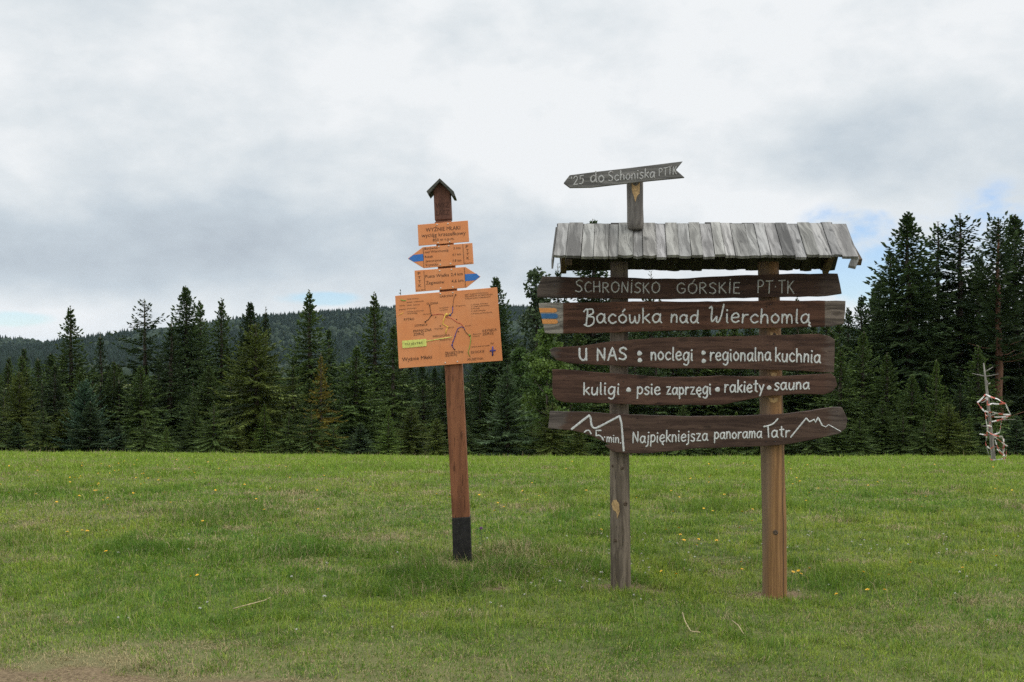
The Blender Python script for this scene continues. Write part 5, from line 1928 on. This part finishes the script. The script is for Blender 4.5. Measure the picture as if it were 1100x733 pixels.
near_y = [(116, 602), (437, 613), (714, 620), (728, 629), (850, 623), (857, 627), (861, 621), (867, 620), (922, 624), (952, 626), (949, 644), (935, 645), (903, 498 + 150), (1035, 618), (981, 615), (797, 612), (733, 589), (745, 594), (771, 590), (731, 583),
          (749, 586), (793, 575), (717, 576), (727, 575), (541, 552), (533, 556), (91, 578), (71, 579), (208, 627), (214, 626), (796, 620), (1075, 607)]
for p in near_y:
    flower(*p, frng.choice(yms), 'yellow_flower', 'small yellow flower scattered in the meadow grass', 'flower', 'yellow flowers in the meadow', 0.85)
for i in range(215):
    q = frng.random()
    if q < 0.5:
        p = (frng.gauss(190, 130), 497 + abs(frng.gauss(0, 26)))
    elif q < 0.9:
        p = (frng.gauss(760, 150), 498 + abs(frng.gauss(0, 32)))
    else:
        p = (frng.uniform(0, 1100), frng.uniform(498, 580))
    if -20 < p[0] < 1120 and p[1] < 640:
        flower(*p, frng.choice(yms), 'yellow_flower', 'small yellow flower scattered in the meadow grass', 'flower', 'yellow flowers in the meadow', 0.85)
for i in range(130):
    q = frng.random()
    if q < 0.55:
        p = (frng.uniform(640, 1100), 575 + abs(frng.gauss(0, 32)))
    elif q < 0.8:
        p = (frng.uniform(560, 700), frng.uniform(570, 650))
    else:
        p = (frng.uniform(20, 560), frng.uniform(545, 690))
    if p[1] < 700:
        flower(*p, frng.choice(cms), 'clover_flower', 'small round white clover head low in the grass', 'clover', 'white clover in the meadow', 0.72)

# thistle beside the waymark post
tx, ty = gpx(517, 600)
TG = Vector((tx, ty, g1(tx, ty)))
th_ = empty('thistle', TG, 'single purple thistle beside the dark foot of the waymark post', 'thistle')
mb = MB(TG)
mb.tube([TG + Vector((0, 0, -.02)), TG + Vector((.01, 0, .12)), TG + Vector((-.005, 0, .235))], [.004, .0035, .003], 6)
for i in range(14):
    z = 0.02 + .015 * i
    a = i * 2.4
    L = 0.07 * (1 - i / 18)
    d = Vector((math.cos(a), math.sin(a), .45)).normalized()
    s = d.cross(Vector((0, 0, 1))).normalized() * L * .16
    b = TG + Vector((0, 0, z))
    mb.add([b, b + d * L * .5 + s, b + d * L, b + d * L * .5 - s], [[0, 1, 2, 3]])
mb.build('stem', M['stem'], th_)
mb = MB(TG)
top_ = TG + Vector((-.005, 0, .24))
for i in range(40):
    a = i * 2.4
    e = 0.35 + 1.2 * (i / 40)
    d = Vector((math.cos(a) * math.cos(e), math.sin(a) * math.cos(e), math.sin(e)))
    s = d.cross(Vector((.3, .2, 1))).normalized() * .003
    mb.add([top_, top_ + d * .018 + s, top_ + d * .028, top_ + d * .018 - s], [[0, 1, 2, 3]])
mb.build('flower_head', M['petal_purple'], th_)

# long dry stalks lying on the turf
for pts, lab in (([(733, 664), (736, 676), (742, 685), (752, 688)], 'bent dry stalk lying below the left log post'),
                 ([(786, 673), (793, 680), (799, 688)], 'short straight dry stalk lying between the two logs in front'),
                 ([(250, 660), (272, 656), (284, 651), (291, 649)], 'pale dry stalk lying in the grass left of the waymark post')):
    P = [gpx(*p) for p in pts]
    o0 = Vector((P[0][0], P[0][1], g1(*P[0])))
    mb = MB(o0)
    mb.tube([Vector((x, y, g1(x, y) + 0.035 + .01 * (i % 2))) for i, (x, y) in enumerate(P)], [0.0032] * len(P), 6)
    o = mb.build('dry_stalk', M['straw'], None, loc=o0)
    tag(o, lab, 'dry stalk')

# ------------------------------------------------------------------ the air: a faint even haze
mh = bpy.data.materials.new('haze')
mh.use_nodes = True
mh.node_tree.nodes.clear()
Nh = NT(mh.node_tree)
oh = Nh.new('ShaderNodeOutputMaterial')
pv = Nh.new('ShaderNodeVolumePrincipled')
pv.inputs['Density'].default_value = 0.000020
pv.inputs['Color'].default_value = (0.6, 0.8, 1.0, 1)
mh.node_tree.links.new(pv.outputs[0], oh.inputs['Volume'])
mb = MB()
mb.box((0, 4600, 30), (17000, 9400, 190))
hz = mb.build('haze', mh)
tag(hz, kind='stuff')
